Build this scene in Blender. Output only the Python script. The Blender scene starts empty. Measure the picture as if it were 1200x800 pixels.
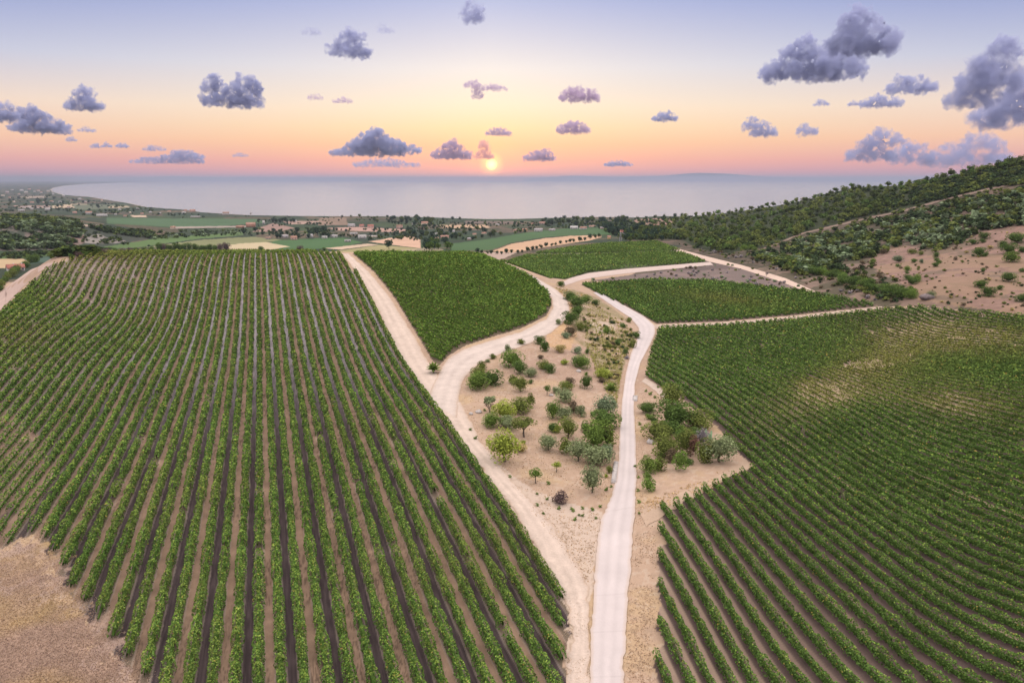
import bpy, math, random
import numpy as np

rng = np.random.default_rng(7)
random.seed(7)
scene = bpy.context.scene
COL = scene.collection

# ------------------------------------------------------------------ camera
F = 900.0                                   # focal length in photo pixels (photo is 1200 x 800)
PITCH = math.atan(190 / F)
CP, SP = math.cos(PITCH), math.sin(PITCH)
CAMZ = 130.0                                # metres above the sea
cam_d = bpy.data.cameras.new('camera')
cam = bpy.data.objects.new('camera', cam_d)
COL.objects.link(cam)
cam_d.sensor_width = 36
cam_d.lens = 27
cam_d.clip_start = 1
cam_d.clip_end = 200000
cam.location = (0, 0, CAMZ)
cam.rotation_euler = (math.pi / 2 - PITCH, 0, 0)
scene.camera = cam

def s2l(r, g, b):
    o = []
    for c in (r, g, b):
        c /= 255.0
        o.append(c / 12.92 if c <= .04045 else ((c + .055) / 1.055) ** 2.4)
    return tuple(o)

# ------------------------------------------------------------------ world, sun, exposure
SUN_PX = (576, 193)
_u, _v = (SUN_PX[0] - 600) / F, (SUN_PX[1] - 400) / F
_sd = np.array([_u, CP - _v * SP, -(SP + _v * CP)])
_sd /= np.linalg.norm(_sd)
SUN_AZ = math.atan2(_sd[0], _sd[1])
SUN_EL = math.radians(4.0)

scene.view_settings.view_transform = 'Standard'
scene.view_settings.look = 'None'
scene.view_settings.gamma = 1
scene.view_settings.use_curve_mapping = False
scene.view_settings.exposure = 0.0

world = bpy.data.worlds.new('World')
scene.world = world
world.use_nodes = True
nt = world.node_tree
nt.nodes.clear()
N = nt.nodes.new
L = nt.links.new
def math_node(nt, op, a=None, b=None, clamp=False):
    n = nt.nodes.new('ShaderNodeMath'); n.operation = op; n.use_clamp = clamp
    for i, v in enumerate((a, b)):
        if v is None: continue
        if isinstance(v, (int, float)): n.inputs[i].default_value = v
        else: nt.links.new(v, n.inputs[i])
    return n.outputs[0]
def ramp(nt, fac, stops):
    n = nt.nodes.new('ShaderNodeValToRGB')
    n.color_ramp.interpolation = 'EASE' if False else 'LINEAR'
    el = n.color_ramp.elements
    while len(el) < len(stops): el.new(0.5)
    for e, (p, c) in zip(el, stops):
        e.position = p
        e.color = (*c[:3], 1)
    nt.links.new(fac, n.inputs[0])
    return n.outputs[0]
tc = N('ShaderNodeTexCoord')
sep = N('ShaderNodeSeparateXYZ'); L(tc.outputs['Generated'], sep.inputs[0])
el_deg = math_node(nt, 'MULTIPLY', math_node(nt, 'ARCSINE', sep.outputs[2]), 57.29578)
# position along the ramps: square root of elevation, 0..90 deg -> 0..1
t_el = math_node(nt, 'POWER', math_node(nt, 'DIVIDE', math_node(nt, 'MAXIMUM', el_deg, 0.0), 90.0), 0.5)
def P(e): return math.sqrt(max(e, 0) / 90)
def sc(c, k): return tuple(x * k for x in c)
UP = 3.1
near = [(0, s2l(226, 160, 172)), (P(.5), s2l(242, 164, 166)), (P(1.3), s2l(252, 176, 158)), (P(2.4), s2l(254, 198, 158)), (P(3.6), s2l(254, 222, 178)),
        (P(5.2), s2l(252, 234, 210)), (P(7.6), s2l(240, 234, 232)), (P(12), s2l(182, 192, 228)),
        (P(18), s2l(178, 190, 226)), (P(26), sc((.75, .68, .66), UP)), (P(45), sc((.75, .68, .66), UP)), (1, sc((.75, .68, .67), UP))]
far = [(0, s2l(196, 158, 182)), (P(.5), s2l(212, 162, 178)), (P(1.3), s2l(236, 174, 172)), (P(2.7), s2l(250, 202, 174)),
       (P(4.8), s2l(244, 220, 204)), (P(7.6), s2l(198, 201, 222)), (P(12), s2l(136, 152, 208)),
       (P(18), s2l(170, 182, 222)), (P(26), sc((.75, .68, .66), UP)), (P(45), sc((.75, .68, .66), UP)), (1, sc((.75, .68, .67), UP))]
cn, cf = ramp(nt, t_el, near), ramp(nt, t_el, far)
az = math_node(nt, 'ARCTAN2', sep.outputs[0], sep.outputs[1])
daz = math_node(nt, 'ABSOLUTE', math_node(nt, 'SUBTRACT', az, SUN_AZ))
fz = math_node(nt, 'SMOOTH_MIN', math_node(nt, 'DIVIDE', daz, math.radians(33)), 1.0)
fz_n = nt.nodes[-1]; fz_n.inputs[2].default_value = .25; fz_n.use_clamp = True
mix = N('ShaderNodeMixRGB'); L(fz, mix.inputs[0]); L(cn, mix.inputs[1]); L(cf, mix.inputs[2])
# sun disc and the glow round it
vd = N('ShaderNodeVectorMath'); vd.operation = 'DOT_PRODUCT'
L(tc.outputs['Generated'], vd.inputs[0]); vd.inputs[1].default_value = tuple(_sd)
ang = math_node(nt, 'MULTIPLY', math_node(nt, 'ARCCOSINE', math_node(nt, 'MINIMUM', vd.outputs['Value'], 1.0)), 57.29578)
glow = ramp(nt, math_node(nt, 'DIVIDE', ang, 6.0, True),
            [(0, (2.6, 1.9, .6)), (.040, (2.2, 1.5, .4)), (.075, (.75, .38, .05)), (.16, (.26, .06, .0)), (.42, (.10, .012, 0)), (1, (0, 0, 0))])
add = N('ShaderNodeMixRGB'); add.blend_type = 'ADD'; add.inputs[0].default_value = 1
L(mix.outputs[0], add.inputs[1]); L(glow, add.inputs[2])
bg1 = N('ShaderNodeBackground'); L(add.outputs[0], bg1.inputs[0]); bg1.inputs[1].default_value = 1.0
sky = N('ShaderNodeTexSky'); sky.sky_type = 'NISHITA'; sky.sun_disc = False
sky.sun_elevation = SUN_EL; sky.sun_rotation = SUN_AZ; sky.altitude = 100
bg2 = N('ShaderNodeBackground'); L(sky.outputs[0], bg2.inputs[0]); bg2.inputs[1].default_value = 0.006
ash = N('ShaderNodeAddShader'); L(bg1.outputs[0], ash.inputs[0]); L(bg2.outputs[0], ash.inputs[1])
wo = N('ShaderNodeOutputWorld'); L(ash.outputs[0], wo.inputs[0])
world.cycles.sampling_method = 'MANUAL'
world.cycles.sample_map_resolution = 1024

sun_d = bpy.data.lights.new('sun', 'SUN')
sun_d.energy = 0.04
sun_d.angle = math.radians(30)
sun_d.color = (1.0, .68, .48)
sun = bpy.data.objects.new('sun', sun_d)
COL.objects.link(sun)
sun.rotation_euler = (math.pi / 2 - SUN_EL, 0, math.pi - SUN_AZ)
sun.location = (0, 0, 300)

cy = scene.cycles
cy.max_bounces = 5; cy.diffuse_bounces = 2; cy.glossy_bounces = 2; cy.transmission_bounces = 2
cy.transparent_max_bounces = 8; cy.volume_bounces = 2
cy.use_denoising = True
cy.sample_clamp_indirect = 6

# ------------------------------------------------------------------ geometry of the view
def ray(px, py):
    u = (np.asarray(px, float) - 600) / F
    v = (np.asarray(py, float) - 400) / F
    return u, CP - v * SP, -(SP + v * CP)
def project(x, y, z):
    zz = z - CAMZ
    dep = y * CP - zz * SP
    dep_s = np.where(dep > 1, dep, 1)
    v = (-y * SP - zz * CP) / dep_s
    return np.where(dep > 1, 600 + F * x / dep_s, -9999), np.where(dep > 1, 400 + F * v, 99999), dep

# ------------------------------------------------------------------ terrain heights
# control points: photo pixel + metres below the camera
_D = [(300, 800, 56), (500, 800, 57), (300, 700, 56.5), (300, 600, 56.3), (300, 500, 55.2), (302, 425, 53.7), (303, 355, 46.7), (305, 298, 37.9),
      (500, 700, 57), (450, 560, 55.5), (400, 500, 55), (380, 425, 53.2), (370, 355, 46),
      (715, 800, 57.5), (715, 700, 57.2), (720, 620, 56.8), (733, 480, 56.3), (745, 420, 57), (765, 383, 58), (650, 700, 57.2),
      (520, 430, 53), (600, 450, 54.3), (600, 540, 55.5), (690, 560, 56.3), (690, 480, 55.4), (660, 600, 56.6), (665, 430, 53.5), (660, 385, 51),
      (500, 350, 46.3), (560, 350, 47), (600, 320, 43.5), (575, 302, 41), (500, 298, 39), (440, 298, 37.5), (645, 350, 48.8), (640, 372, 50), (580, 395, 51), (545, 405, 52),
      (668, 362, 50.5), (690, 348, 53), (700, 370, 53.2), (725, 400, 55.5), (720, 360, 57),
      (690, 336, 60.3), (800, 342, 60), (900, 352, 58), (1000, 359, 55), (850, 378, 58), (1030, 361, 53.5), (665, 331, 60.5), (740, 319, 61.5), (830, 310, 61),
      (900, 325, 57), (975, 350, 54.5), (778, 287, 63.5), (870, 312, 59.5), (965, 346, 55),
      (600, 322, 65), (700, 302, 65), (700, 284, 67), (600, 300, 68.5), (560, 306, 70), (640, 290, 75),
      (900, 373, 56), (1100, 366, 51.5), (1200, 374, 48.5), (1100, 450, 52.5), (1200, 450, 49), (800, 450, 55.2), (900, 540, 55), (800, 540, 55.5), (880, 545, 55.2), (1000, 470, 54),
      (1200, 700, 51), (1200, 800, 51),
      (300, 286, 100), (500, 286, 97), (600, 280, 96), (650, 276, 95), (600, 266, 112), (500, 268, 113), (400, 263, 116), (300, 266, 114), (400, 276, 106),
      (300, 257, 121), (460, 258, 121), (560, 260, 121), (640, 258, 119), (700, 258, 112), (700, 266, 104), (730, 275, 88), (240, 254, 121),
      (0, 240, 112), (0, 226, 122), (50, 232, 122), (150, 248, 115), (100, 240, 119), (150, 257, 104), (60, 250, 96),
      (20, 256, 56), (60, 259, 60), (100, 263, 66), (30, 275, 68), (80, 277, 74), (50, 292, 80), (120, 285, 82), (160, 272, 84), (200, 272, 90), (200, 283, 92), (120, 295, 79), (50, 299, 78), (0, 304, 77),
      (0, 316, 75), (30, 318, 72), (8, 345, 47), (250, 289, 88), (170, 290, 84), (370, 289, 84), (450, 290, 80), (530, 294, 68),
      (0, 1000, 57), (600, 1000, 58), (1200, 1000, 52), (-300, 600, 58), (-300, 420, 56), (-300, 330, 72), (-300, 260, 95), (1500, 800, 49), (1500, 550, 46), (1500, 430, 43)]
# photo pixel + distance along the view axis
_Z = [(1200, 362, 285), (1200, 340, 320), (1200, 300, 400), (1200, 250, 520), (1200, 215, 640), (1200, 188, 760),
      (1100, 352, 310), (1100, 300, 450), (1100, 250, 650), (1100, 216, 800), (1100, 207.5, 900),
      (1000, 345, 340), (1000, 300, 520), (1000, 260, 800), (1000, 231, 1000), (1000, 220, 1100),
      (900, 300, 610), (900, 285, 740), (900, 262, 950), (900, 249, 1150), (900, 243, 1300),
      (820, 290, 720), (820, 270, 1000), (820, 259, 1250), (820, 254, 1400), (760, 271, 1150), (760, 260, 1500), (760, 254, 1750),
      (1500, 300, 380), (1500, 200, 560), (1500, 130, 800)]
# pixel column + distance + metres below the camera, for ground that is out of sight
_O = [(1200, 950, 5), (1200, 1800, 70), (1100, 1200, 28), (1100, 1900, 95), (1000, 1400, 40), (1000, 2100, 112), (900, 1600, 62), (900, 2300, 118), (820, 1700, 80), (820, 2400, 120), (1500, 1200, -60), (1500, 2000, 40),
      (305, 450, 43), (305, 550, 64), (305, 700, 82), (200, 450, 46), (200, 580, 66), (440, 450, 43), (440, 560, 60), (120, 420, 46), (120, 560, 68), (40, 400, 52), (500, 470, 44), (500, 580, 58), (575, 470, 50),
      (0, 6000, 124), (300, 9000, 126), (-300, 9000, 122), (600, 9000, 128), (0, 50000, 126), (600, 50000, 128), (1200, 9000, 126), (1500, 9000, 126), (1200, 50000, 126)]
_W = [(-166.3, 413.3, -39), (-176.1, 378.2, -35.7), (-196.5, 330.9, -32.8), (-82.2, 378.4, -35.7), (-138.4, 309.5, -48), (-163, 296, -46.5), (-175.4, 269.1, -43.5),
      (-51.2, 282.9, -45.1), (-102, 228.3, -54.3), (-117.1, 218.1, -52.4), (-140.4, 204.9, -49.8), (-32.4, 220.2, -52.9), (-101.1, 168.2, -55.3), (-115, 164.9, -54.4), (-14.2, 163.2, -54),
      (-78.8, 122.9, -55.9), (-87.6, 122.5, -55.7), (.6, 121, -55.4), (7.9, 94.1, -57.2), (-43.5, 78.1, -56.5),
      (25, 122.1, -55.2), (28.2, 95, -56.8), (29.7, 83, -58), (78.5, 199.6, -54.3), (83.7, 155.9, -54.5), (87.6, 123.8, -51), (58.9, 123.9, -54.8), (62.4, 94.8, -53), (46.5, 95.3, -54.9), (49.3, 71.6, -53)]
pts = []
for px, py, dn in _D:
    a, b, c = ray(px, py); d = -dn / c; pts.append((a * d, b * d, -dn))
for px, py, d in _Z:
    a, b, c = ray(px, py); pts.append((a * d, b * d, c * d))
for px, d, dn in _O:
    pts.append(((px - 600) / F * d, d, -dn))
pts += _W
pts = np.array(pts, float)
def warp(x, y):
    a = np.clip(np.arctan2(x, y), -1.0, 1.0)
    r = np.clip(np.hypot(x, y), 55, 60000)
    return np.stack([a * 2.2, np.log(r)], -1)
def _phi(d2):
    return np.where(d2 > 1e-12, d2 * np.log(np.maximum(d2, 1e-12)), 0)
_C = warp(pts[:, 0], pts[:, 1])
_n = len(_C)
_K = _phi(((_C[:, None] - _C[None]) ** 2).sum(-1)) + 8e-4 * np.eye(_n)
_Pm = np.concatenate([np.ones((_n, 1)), _C], 1)
_A = np.block([[_K, _Pm], [_Pm.T, np.zeros((3, 3))]])
_wt = np.linalg.solve(_A, np.concatenate([pts[:, 2], np.zeros(3)]))
NA, NR = 700, 900
A0, A1, R0, R1 = -2.2, 2.2, math.log(55), math.log(60000)
_ga = np.linspace(A0, A1, NA); _gr = np.linspace(R0, R1, NR)
HG = np.empty((NA, NR))
for i in range(NA):
    q = np.stack([np.full(NR, _ga[i]), _gr], -1)
    d2 = ((q[:, None] - _C[None]) ** 2).sum(-1)
    HG[i] = _phi(d2) @ _wt[:_n] + _wt[_n] + q @ _wt[_n + 1:]
HG = np.clip(HG, -129, 90)
def H_raw(x, y):
    q = warp(np.asarray(x, float), np.asarray(y, float))
    fa = np.clip((q[..., 0] - A0) / (A1 - A0) * (NA - 1), 0, NA - 1.001)
    fr = np.clip((q[..., 1] - R0) / (R1 - R0) * (NR - 1), 0, NR - 1.001)
    ia = fa.astype(int); ir = fr.astype(int); ta = fa - ia; tr = fr - ir
    return CAMZ + (HG[ia, ir] * (1 - ta) * (1 - tr) + HG[ia + 1, ir] * ta * (1 - tr) + HG[ia, ir + 1] * (1 - ta) * tr + HG[ia + 1, ir + 1] * ta * tr)

def in_poly(x, y, poly):
    x = np.asarray(x, float); y = np.asarray(y, float)
    poly = np.asarray(poly, float)
    inside = np.zeros(x.shape, bool)
    bb = (x >= poly[:, 0].min()) & (x <= poly[:, 0].max()) & (y >= poly[:, 1].min()) & (y <= poly[:, 1].max())
    if not bb.any(): return inside
    xs, ys = x[bb], y[bb]
    ins = np.zeros(xs.shape, bool)
    j = len(poly) - 1
    for i in range(len(poly)):
        xi, yi = poly[i]; xj, yj = poly[j]
        if yi != yj:
            c = ((yi > ys) != (yj > ys)) & (xs < (xj - xi) * (ys - yi) / (yj - yi) + xi)
            ins ^= c
        j = i
    inside[bb] = ins
    return inside

# coast (photo pixels, on the sea)
COAST_PX = [(262, 212.0), (200, 212.8), (140, 214.2), (100, 215.8), (76, 217.8), (64, 219.8), (60, 222), (62, 225), (75, 228.5), (90, 230), (107, 231), (130, 235), (150, 238), (174, 243.3), (200, 245.5),
            (224, 247), (248, 250.3), (300, 253.2), (350, 254), (400, 254.3), (450, 254.3), (500, 255.3), (550, 257), (580, 258.2), (610, 258), (650, 256.5), (690, 255.5), (740, 256), (800, 255), (900, 252), (1000, 249), (1150, 246), (1400, 240), (1700, 236)]
cst = []
for px, py in COAST_PX:
    a, b, c = ray(px, py); d = -CAMZ / c; cst.append((a * d, b * d))
COAST = [(-90000, 61000)] + cst + [(40000, 9000), (40000, -60000), (-90000, -60000)]
COAST_A = np.array(COAST)
def coast_dist(x, y):
    """distance to the visible coast line, metres"""
    best = np.full(np.shape(x), 1e9)
    for (x0, y0), (x1, y1) in zip(cst[:-1], cst[1:]):
        dx, dy = x1 - x0, y1 - y0
        t = np.clip(((x - x0) * dx + (y - y0) * dy) / (dx * dx + dy * dy), 0, 1)
        best = np.minimum(best, np.hypot(x - x0 - t * dx, y - y0 - t * dy))
    return best
def H(x, y):
    x = np.asarray(x, float); y = np.asarray(y, float)
    h = H_raw(x, y)
    m = np.hypot(x, y) > 1500
    if m.any():
        land = in_poly(x, y, COAST_A)
        cd = coast_dist(x, y)
        hl = np.maximum(h, 3.0)
        t = np.clip(cd / 40, 0, 1)
        hl = .3 + (hl - .3) * t
        h = np.where(m, np.where(land, hl, -np.clip(cd / 30, 0, 1) * 3), h)
    return h

def at(px, py, dmin=0.0):
    """points of the ground seen at photo pixels (px, py)"""
    px = np.atleast_1d(np.asarray(px, float)); py = np.atleast_1d(np.asarray(py, float))
    a, b, c = ray(px, py)
    ds = np.geomspace(max(45, dmin), 20000, 900)
    X = a[:, None] * ds; Y = b[:, None] * ds; Z = CAMZ + c[:, None] * ds
    below = Z < H_raw(X, Y)
    idx = np.where(below.any(1), below.argmax(1), len(ds) - 1)
    idx = np.maximum(idx, 1)
    lo, hi = ds[idx - 1], ds[idx]
    for _ in range(22):
        md = (lo + hi) / 2
        bl = CAMZ + c * md < H_raw(a * md, b * md)
        hi = np.where(bl, md, hi); lo = np.where(bl, lo, md)
    return np.stack([a * hi, b * hi, CAMZ + c * hi], -1), hi

def densify(poly, step=8, closed=True):
    out = []
    n = len(poly)
    for i in range(n if closed else n - 1):
        p, q = np.array(poly[i], float), np.array(poly[(i + 1) % n], float)
        k = max(1, int(np.hypot(*(q - p)) / step))
        for t in range(k): out.append(p + (q - p) * t / k)
    if not closed: out.append(np.array(poly[-1], float))
    return np.array(out)

# ------------------------------------------------------------------ noise
_perm = np.random.default_rng(3).random((256, 256))
def vnoise(x, y, s, o=0):
    x = np.asarray(x, float) / s + 17.3 * o + 1000; y = np.asarray(y, float) / s + 31.7 * o + 1000
    ix = np.floor(x).astype(int); iy = np.floor(y).astype(int)
    fx = x - ix; fy = y - iy
    fx = fx * fx * (3 - 2 * fx); fy = fy * fy * (3 - 2 * fy)
    a = _perm[ix % 256, iy % 256]; b = _perm[(ix + 1) % 256, iy % 256]
    c = _perm[ix % 256, (iy + 1) % 256]; d = _perm[(ix + 1) % 256, (iy + 1) % 256]
    return (a * (1 - fx) + b * fx) * (1 - fy) + (c * (1 - fx) + d * fx) * fy
def fbm(x, y, s, o=0, n=4):
    t = 0; w = 0
    for k in range(n):
        t = t + vnoise(x, y, s / 2 ** k, o + k) * .6 ** k; w += .6 ** k
    return t / w
def sstep(a, b, x):
    t = np.clip((x - a) / (b - a), 0, 1); return t * t * (3 - 2 * t)

# ------------------------------------------------------------------ mesh and object helpers
def make_mesh(name, V, Q, mats=(), col=None, T=None, smooth=False, mi=None):
    """V (n,3); Q quads (m,4); T triangles (k,3); col (n,3) point colour"""
    me = bpy.data.meshes.new(name)
    V = np.asarray(V, np.float32)
    Q = np.zeros((0, 4), np.int32) if Q is None else np.asarray(Q, np.int32).reshape(-1, 4)
    T = np.zeros((0, 3), np.int32) if T is None else np.asarray(T, np.int32).reshape(-1, 3)
    me.vertices.add(len(V)); me.vertices.foreach_set('co', V.ravel())
    nl = Q.size + T.size
    me.loops.add(nl)
    me.loops.foreach_set('vertex_index', np.concatenate([Q.ravel(), T.ravel()]).astype(np.int32))
    nf = len(Q) + len(T)
    me.polygons.add(nf)
    st = np.concatenate([np.arange(len(Q)) * 4, Q.size + np.arange(len(T)) * 3]).astype(np.int32)
    me.polygons.foreach_set('loop_start', st)
    if mi is not None: me.polygons.foreach_set('material_index', np.asarray(mi, np.int32))
    if smooth: me.polygons.foreach_set('use_smooth', np.ones(nf, bool))
    me.update(calc_edges=True)
    if col is not None:
        at_ = me.color_attributes.new('Col', 'FLOAT_COLOR', 'POINT')
        c4 = np.ones((len(V), 4), np.float32); c4[:, :3] = col
        at_.data.foreach_set('color', c4.ravel())
    for m in mats: me.materials.append(m)
    return me
def obj(name, me, parent=None, label=None, cat=None, group=None, kind=None, loc=None):
    o = bpy.data.objects.new(name, me); COL.objects.link(o)
    if parent is not None: o.parent = parent
    if loc is not None: o.location = loc
    tag(o, label, cat, group, kind)
    return o
def tag(o, label=None, cat=None, group=None, kind=None):
    if label: o['label'] = label
    if cat: o['category'] = cat
    if group: o['group'] = group
    if kind: o['kind'] = kind
    return o

class MB:
    """collects simple shapes into one mesh"""
    def __init__(s): s.V = []; s.Q = []; s.T = []; s.n = 0
    def add(s, V, Q=(), T=()):
        V = np.asarray(V, float)
        s.V.append(V)
        s.Q += [[i + s.n for i in f] for f in Q]; s.T += [[i + s.n for i in f] for f in T]
        s.n += len(V)
    def box(s, x0, y0, z0, x1, y1, z1):
        V = [(x, y, z) for z in (z0, z1) for y in (y0, y1) for x in (x0, x1)]
        s.add(V, [(0, 2, 3, 1), (4, 5, 7, 6), (0, 1, 5, 4), (2, 6, 7, 3), (0, 4, 6, 2), (1, 3, 7, 5)])
    def tube(s, p, q, r0, r1, n=6):
        p = np.asarray(p, float); q = np.asarray(q, float)
        d = q - p; d = d / (np.linalg.norm(d) + 1e-9)
        a = np.cross(d, (0, 0, 1) if abs(d[2]) < .9 else (1, 0, 0)); a /= np.linalg.norm(a); b = np.cross(d, a)
        t = np.arange(n) * 2 * math.pi / n
        ring = np.cos(t)[:, None] * a + np.sin(t)[:, None] * b
        V = np.concatenate([p + ring * r0, q + ring * r1])
        s.add(V, [(i, (i + 1) % n, n + (i + 1) % n, n + i) for i in range(n)], [(n, n + i, n + i + 1) for i in range(1, n - 1)])
    def mesh(s, name, mat, smooth=False, col=None):
        V = np.concatenate(s.V)
        c = None if col is None else np.tile(np.array(col), (len(V), 1))
        return make_mesh(name, V, np.array(s.Q, int).reshape(-1, 4), [mat], c, np.array(s.T, int).reshape(-1, 3), smooth)

# ------------------------------------------------------------------ materials
def new_mat(name):
    m = bpy.data.materials.new(name); m.use_nodes = True
    m.node_tree.nodes.clear()
    return m, m.node_tree
def ground_mat(name, bump=.5, scales=(.9, 6.0), amp=.22, dist=.3, rough=.95):
    m, t = new_mat(name)
    at_ = t.nodes.new('ShaderNodeAttribute'); at_.attribute_name = 'Col'
    geo = t.nodes.new('ShaderNodeNewGeometry')
    fac = None
    for i, s in enumerate(scales):
        n = t.nodes.new('ShaderNodeTexNoise'); n.inputs['Scale'].default_value = s
        n.inputs['Detail'].default_value = 3
        t.links.new(geo.outputs['Position'], n.inputs['Vector'])
        fac = n.outputs[0] if fac is None else math_node(t, 'ADD', math_node(t, 'MULTIPLY', fac, .5), math_node(t, 'MULTIPLY', n.outputs[0], .5))
    k = math_node(t, 'ADD', math_node(t, 'MULTIPLY', math_node(t, 'SUBTRACT', fac, .5), amp * 6), 1.0)
    mul = t.nodes.new('ShaderNodeVectorMath'); mul.operation = 'SCALE'
    t.links.new(at_.outputs['Color'], mul.inputs[0]); t.links.new(k, mul.inputs['Scale'])
    b = t.nodes.new('ShaderNodeBsdfPrincipled')
    t.links.new(mul.outputs[0], b.inputs['Base Color'])
    b.inputs['Roughness'].default_value = rough
    b.inputs['Specular IOR Level'].default_value = .1
    bp = t.nodes.new('ShaderNodeBump'); bp.inputs['Strength'].default_value = bump; bp.inputs['Distance'].default_value = dist
    t.links.new(fac, bp.inputs['Height']); t.links.new(bp.outputs[0], b.inputs['Normal'])
    o = t.nodes.new('ShaderNodeOutputMaterial'); t.links.new(b.outputs[0], o.inputs[0])
    return m
def leaf_mat(name, trans=.25, rand=.25):
    m, t = new_mat(name)
    at_ = t.nodes.new('ShaderNodeAttribute'); at_.attribute_name = 'Col'
    oi = t.nodes.new('ShaderNodeObjectInfo')
    k = math_node(t, 'ADD', math_node(t, 'MULTIPLY', oi.outputs['Random'], rand), 1 - rand / 2)
    mul = t.nodes.new('ShaderNodeVectorMath'); mul.operation = 'SCALE'
    t.links.new(at_.outputs['Color'], mul.inputs[0]); t.links.new(k, mul.inputs['Scale'])
    d = t.nodes.new('ShaderNodeBsdfDiffuse'); tr = t.nodes.new('ShaderNodeBsdfTranslucent')
    t.links.new(mul.outputs[0], d.inputs[0]); t.links.new(mul.outputs[0], tr.inputs[0])
    mx = t.nodes.new('ShaderNodeMixShader'); mx.inputs[0].default_value = trans
    t.links.new(d.outputs[0], mx.inputs[1]); t.links.new(tr.outputs[0], mx.inputs[2])
    o = t.nodes.new('ShaderNodeOutputMaterial'); t.links.new(mx.outputs[0], o.inputs[0])
    return m
def plain_mat(name, col, rough=.8, var=.15, scale=2.0, spec=.2):
    m, t = new_mat(name)
    tcn = t.nodes.new('ShaderNodeTexCoord')
    n = t.nodes.new('ShaderNodeTexNoise'); n.inputs['Scale'].default_value = scale; n.inputs['Detail'].default_value = 4
    t.links.new(tcn.outputs['Object'], n.inputs['Vector'])
    r = t.nodes.new('ShaderNodeValToRGB')
    r.color_ramp.elements[0].position = .3; r.color_ramp.elements[1].position = .7
    r.color_ramp.elements[0].color = (*[c * (1 - var) for c in col], 1)
    r.color_ramp.elements[1].color = (*[min(1, c * (1 + var)) for c in col], 1)
    t.links.new(n.outputs[0], r.inputs[0])
    b = t.nodes.new('ShaderNodeBsdfPrincipled'); t.links.new(r.outputs[0], b.inputs['Base Color'])
    b.inputs['Roughness'].default_value = rough; b.inputs['Specular IOR Level'].default_value = spec
    o = t.nodes.new('ShaderNodeOutputMaterial'); t.links.new(b.outputs[0], o.inputs[0])
    return m
M_GROUND = ground_mat('earth', bump=.25, scales=(3.5, 14.0), amp=.09, dist=.10)
M_ROAD = ground_mat('concrete', bump=.15, scales=(.35, 5.0), amp=.05, dist=.05, rough=.85)
M_TRACK = ground_mat('packed_dirt', bump=.3, scales=(.5, 3.0), amp=.12, dist=.1)
M_LEAF = leaf_mat('leaves')
M_VINE = leaf_mat('vine_leaves', .22, .12)
M_BARK = plain_mat('bark', (.10, .075, .055), .9, .3, 6)
M_DEAD = plain_mat('dead_wood', (.24, .21, .22), .9, .25, 6)

# ------------------------------------------------------------------ regions of the photo, used to know what grows where
VINE_LEFT = [(402, 297.5), (428, 336), (439, 355), (460, 405), (471, 425), (505, 470), (525, 500), (565, 550), (604, 600), (640, 660), (668, 718), (666, 745), (666, 900),
             (215, 900), (165, 800), (100, 720), (62, 655), (45, 625), (0, 648), (-120, 690), (-120, 520), (-60, 430), (-5, 373), (62, 310), (100, 300), (140, 295), (200, 293.5), (300, 293)]
VINE_MID = [(413, 297), (560, 297.3), (590, 309), (625, 326), (645, 344), (647, 357), (640, 370), (610, 385), (575, 395), (545, 405), (525, 417), (515, 428), (508, 424), (490, 394), (462, 348), (438, 318)]
VINE_MAIN = [(772, 384.5), (850, 382), (930, 375), (1030, 363), (1080, 359.5), (1200, 372), (1330, 386), (1330, 960), (772, 960), (764, 790), (771, 742), (769, 690), (770, 655), (771, 622), (772, 594), (800, 586), (845, 562), (882, 547),
             (866, 533), (838, 500), (803, 471), (778, 458), (756, 442), (761, 415)]
VINE_FAR = [(681, 333.5), (760, 328), (830, 329), (930, 340), (1035, 358), (930, 369.5), (850, 376.5), (770, 379.5), (735, 360), (705, 346)]
VINE_N1 = [(582, 309), (618, 299), (700, 298), (776, 295), (800, 296), (828, 307), (790, 310), (730, 315), (690, 319), (662, 327.5), (640, 325), (610, 317)]
VINE_N2 = [(625, 297), (668, 290), (710, 285.5), (770, 283), (797, 293.5), (776, 294), (700, 296.5)]
DRYGRASS = [(-400, 720), (0, 650), (45, 628), (100, 722), (165, 803), (230, 900), (-400, 900)]
PINK = [(1078, 352), (1062, 335), (1030, 318), (1015, 306), (1050, 286), (1075, 290), (1100, 296), (1130, 282), (1150, 272), (1175, 262), (1200, 262), (1330, 250), (1330, 390), (1200, 369), (1120, 358)]
SCRUB_STRIP = [(690, 329), (740, 322), (832, 311), (845, 305), (905, 322), (968, 349), (1000, 352), (930, 339), (830, 328), (760, 327)]
FOREST = [(735, 268), (760, 261), (790, 258), (820, 252), (860, 246), (900, 239), (945, 231), (1000, 216), (1035, 214), (1060, 209), (1090, 206), (1120, 201), (1150, 194), (1200, 189), (1240, 180), (1240, 202), (1200, 213),
          (1150, 222), (1100, 236), (1050, 247), (1000, 257), (960, 268), (920, 282), (885, 292), (850, 297), (815, 291), (800, 281), (770, 280), (735, 281)]

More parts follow.
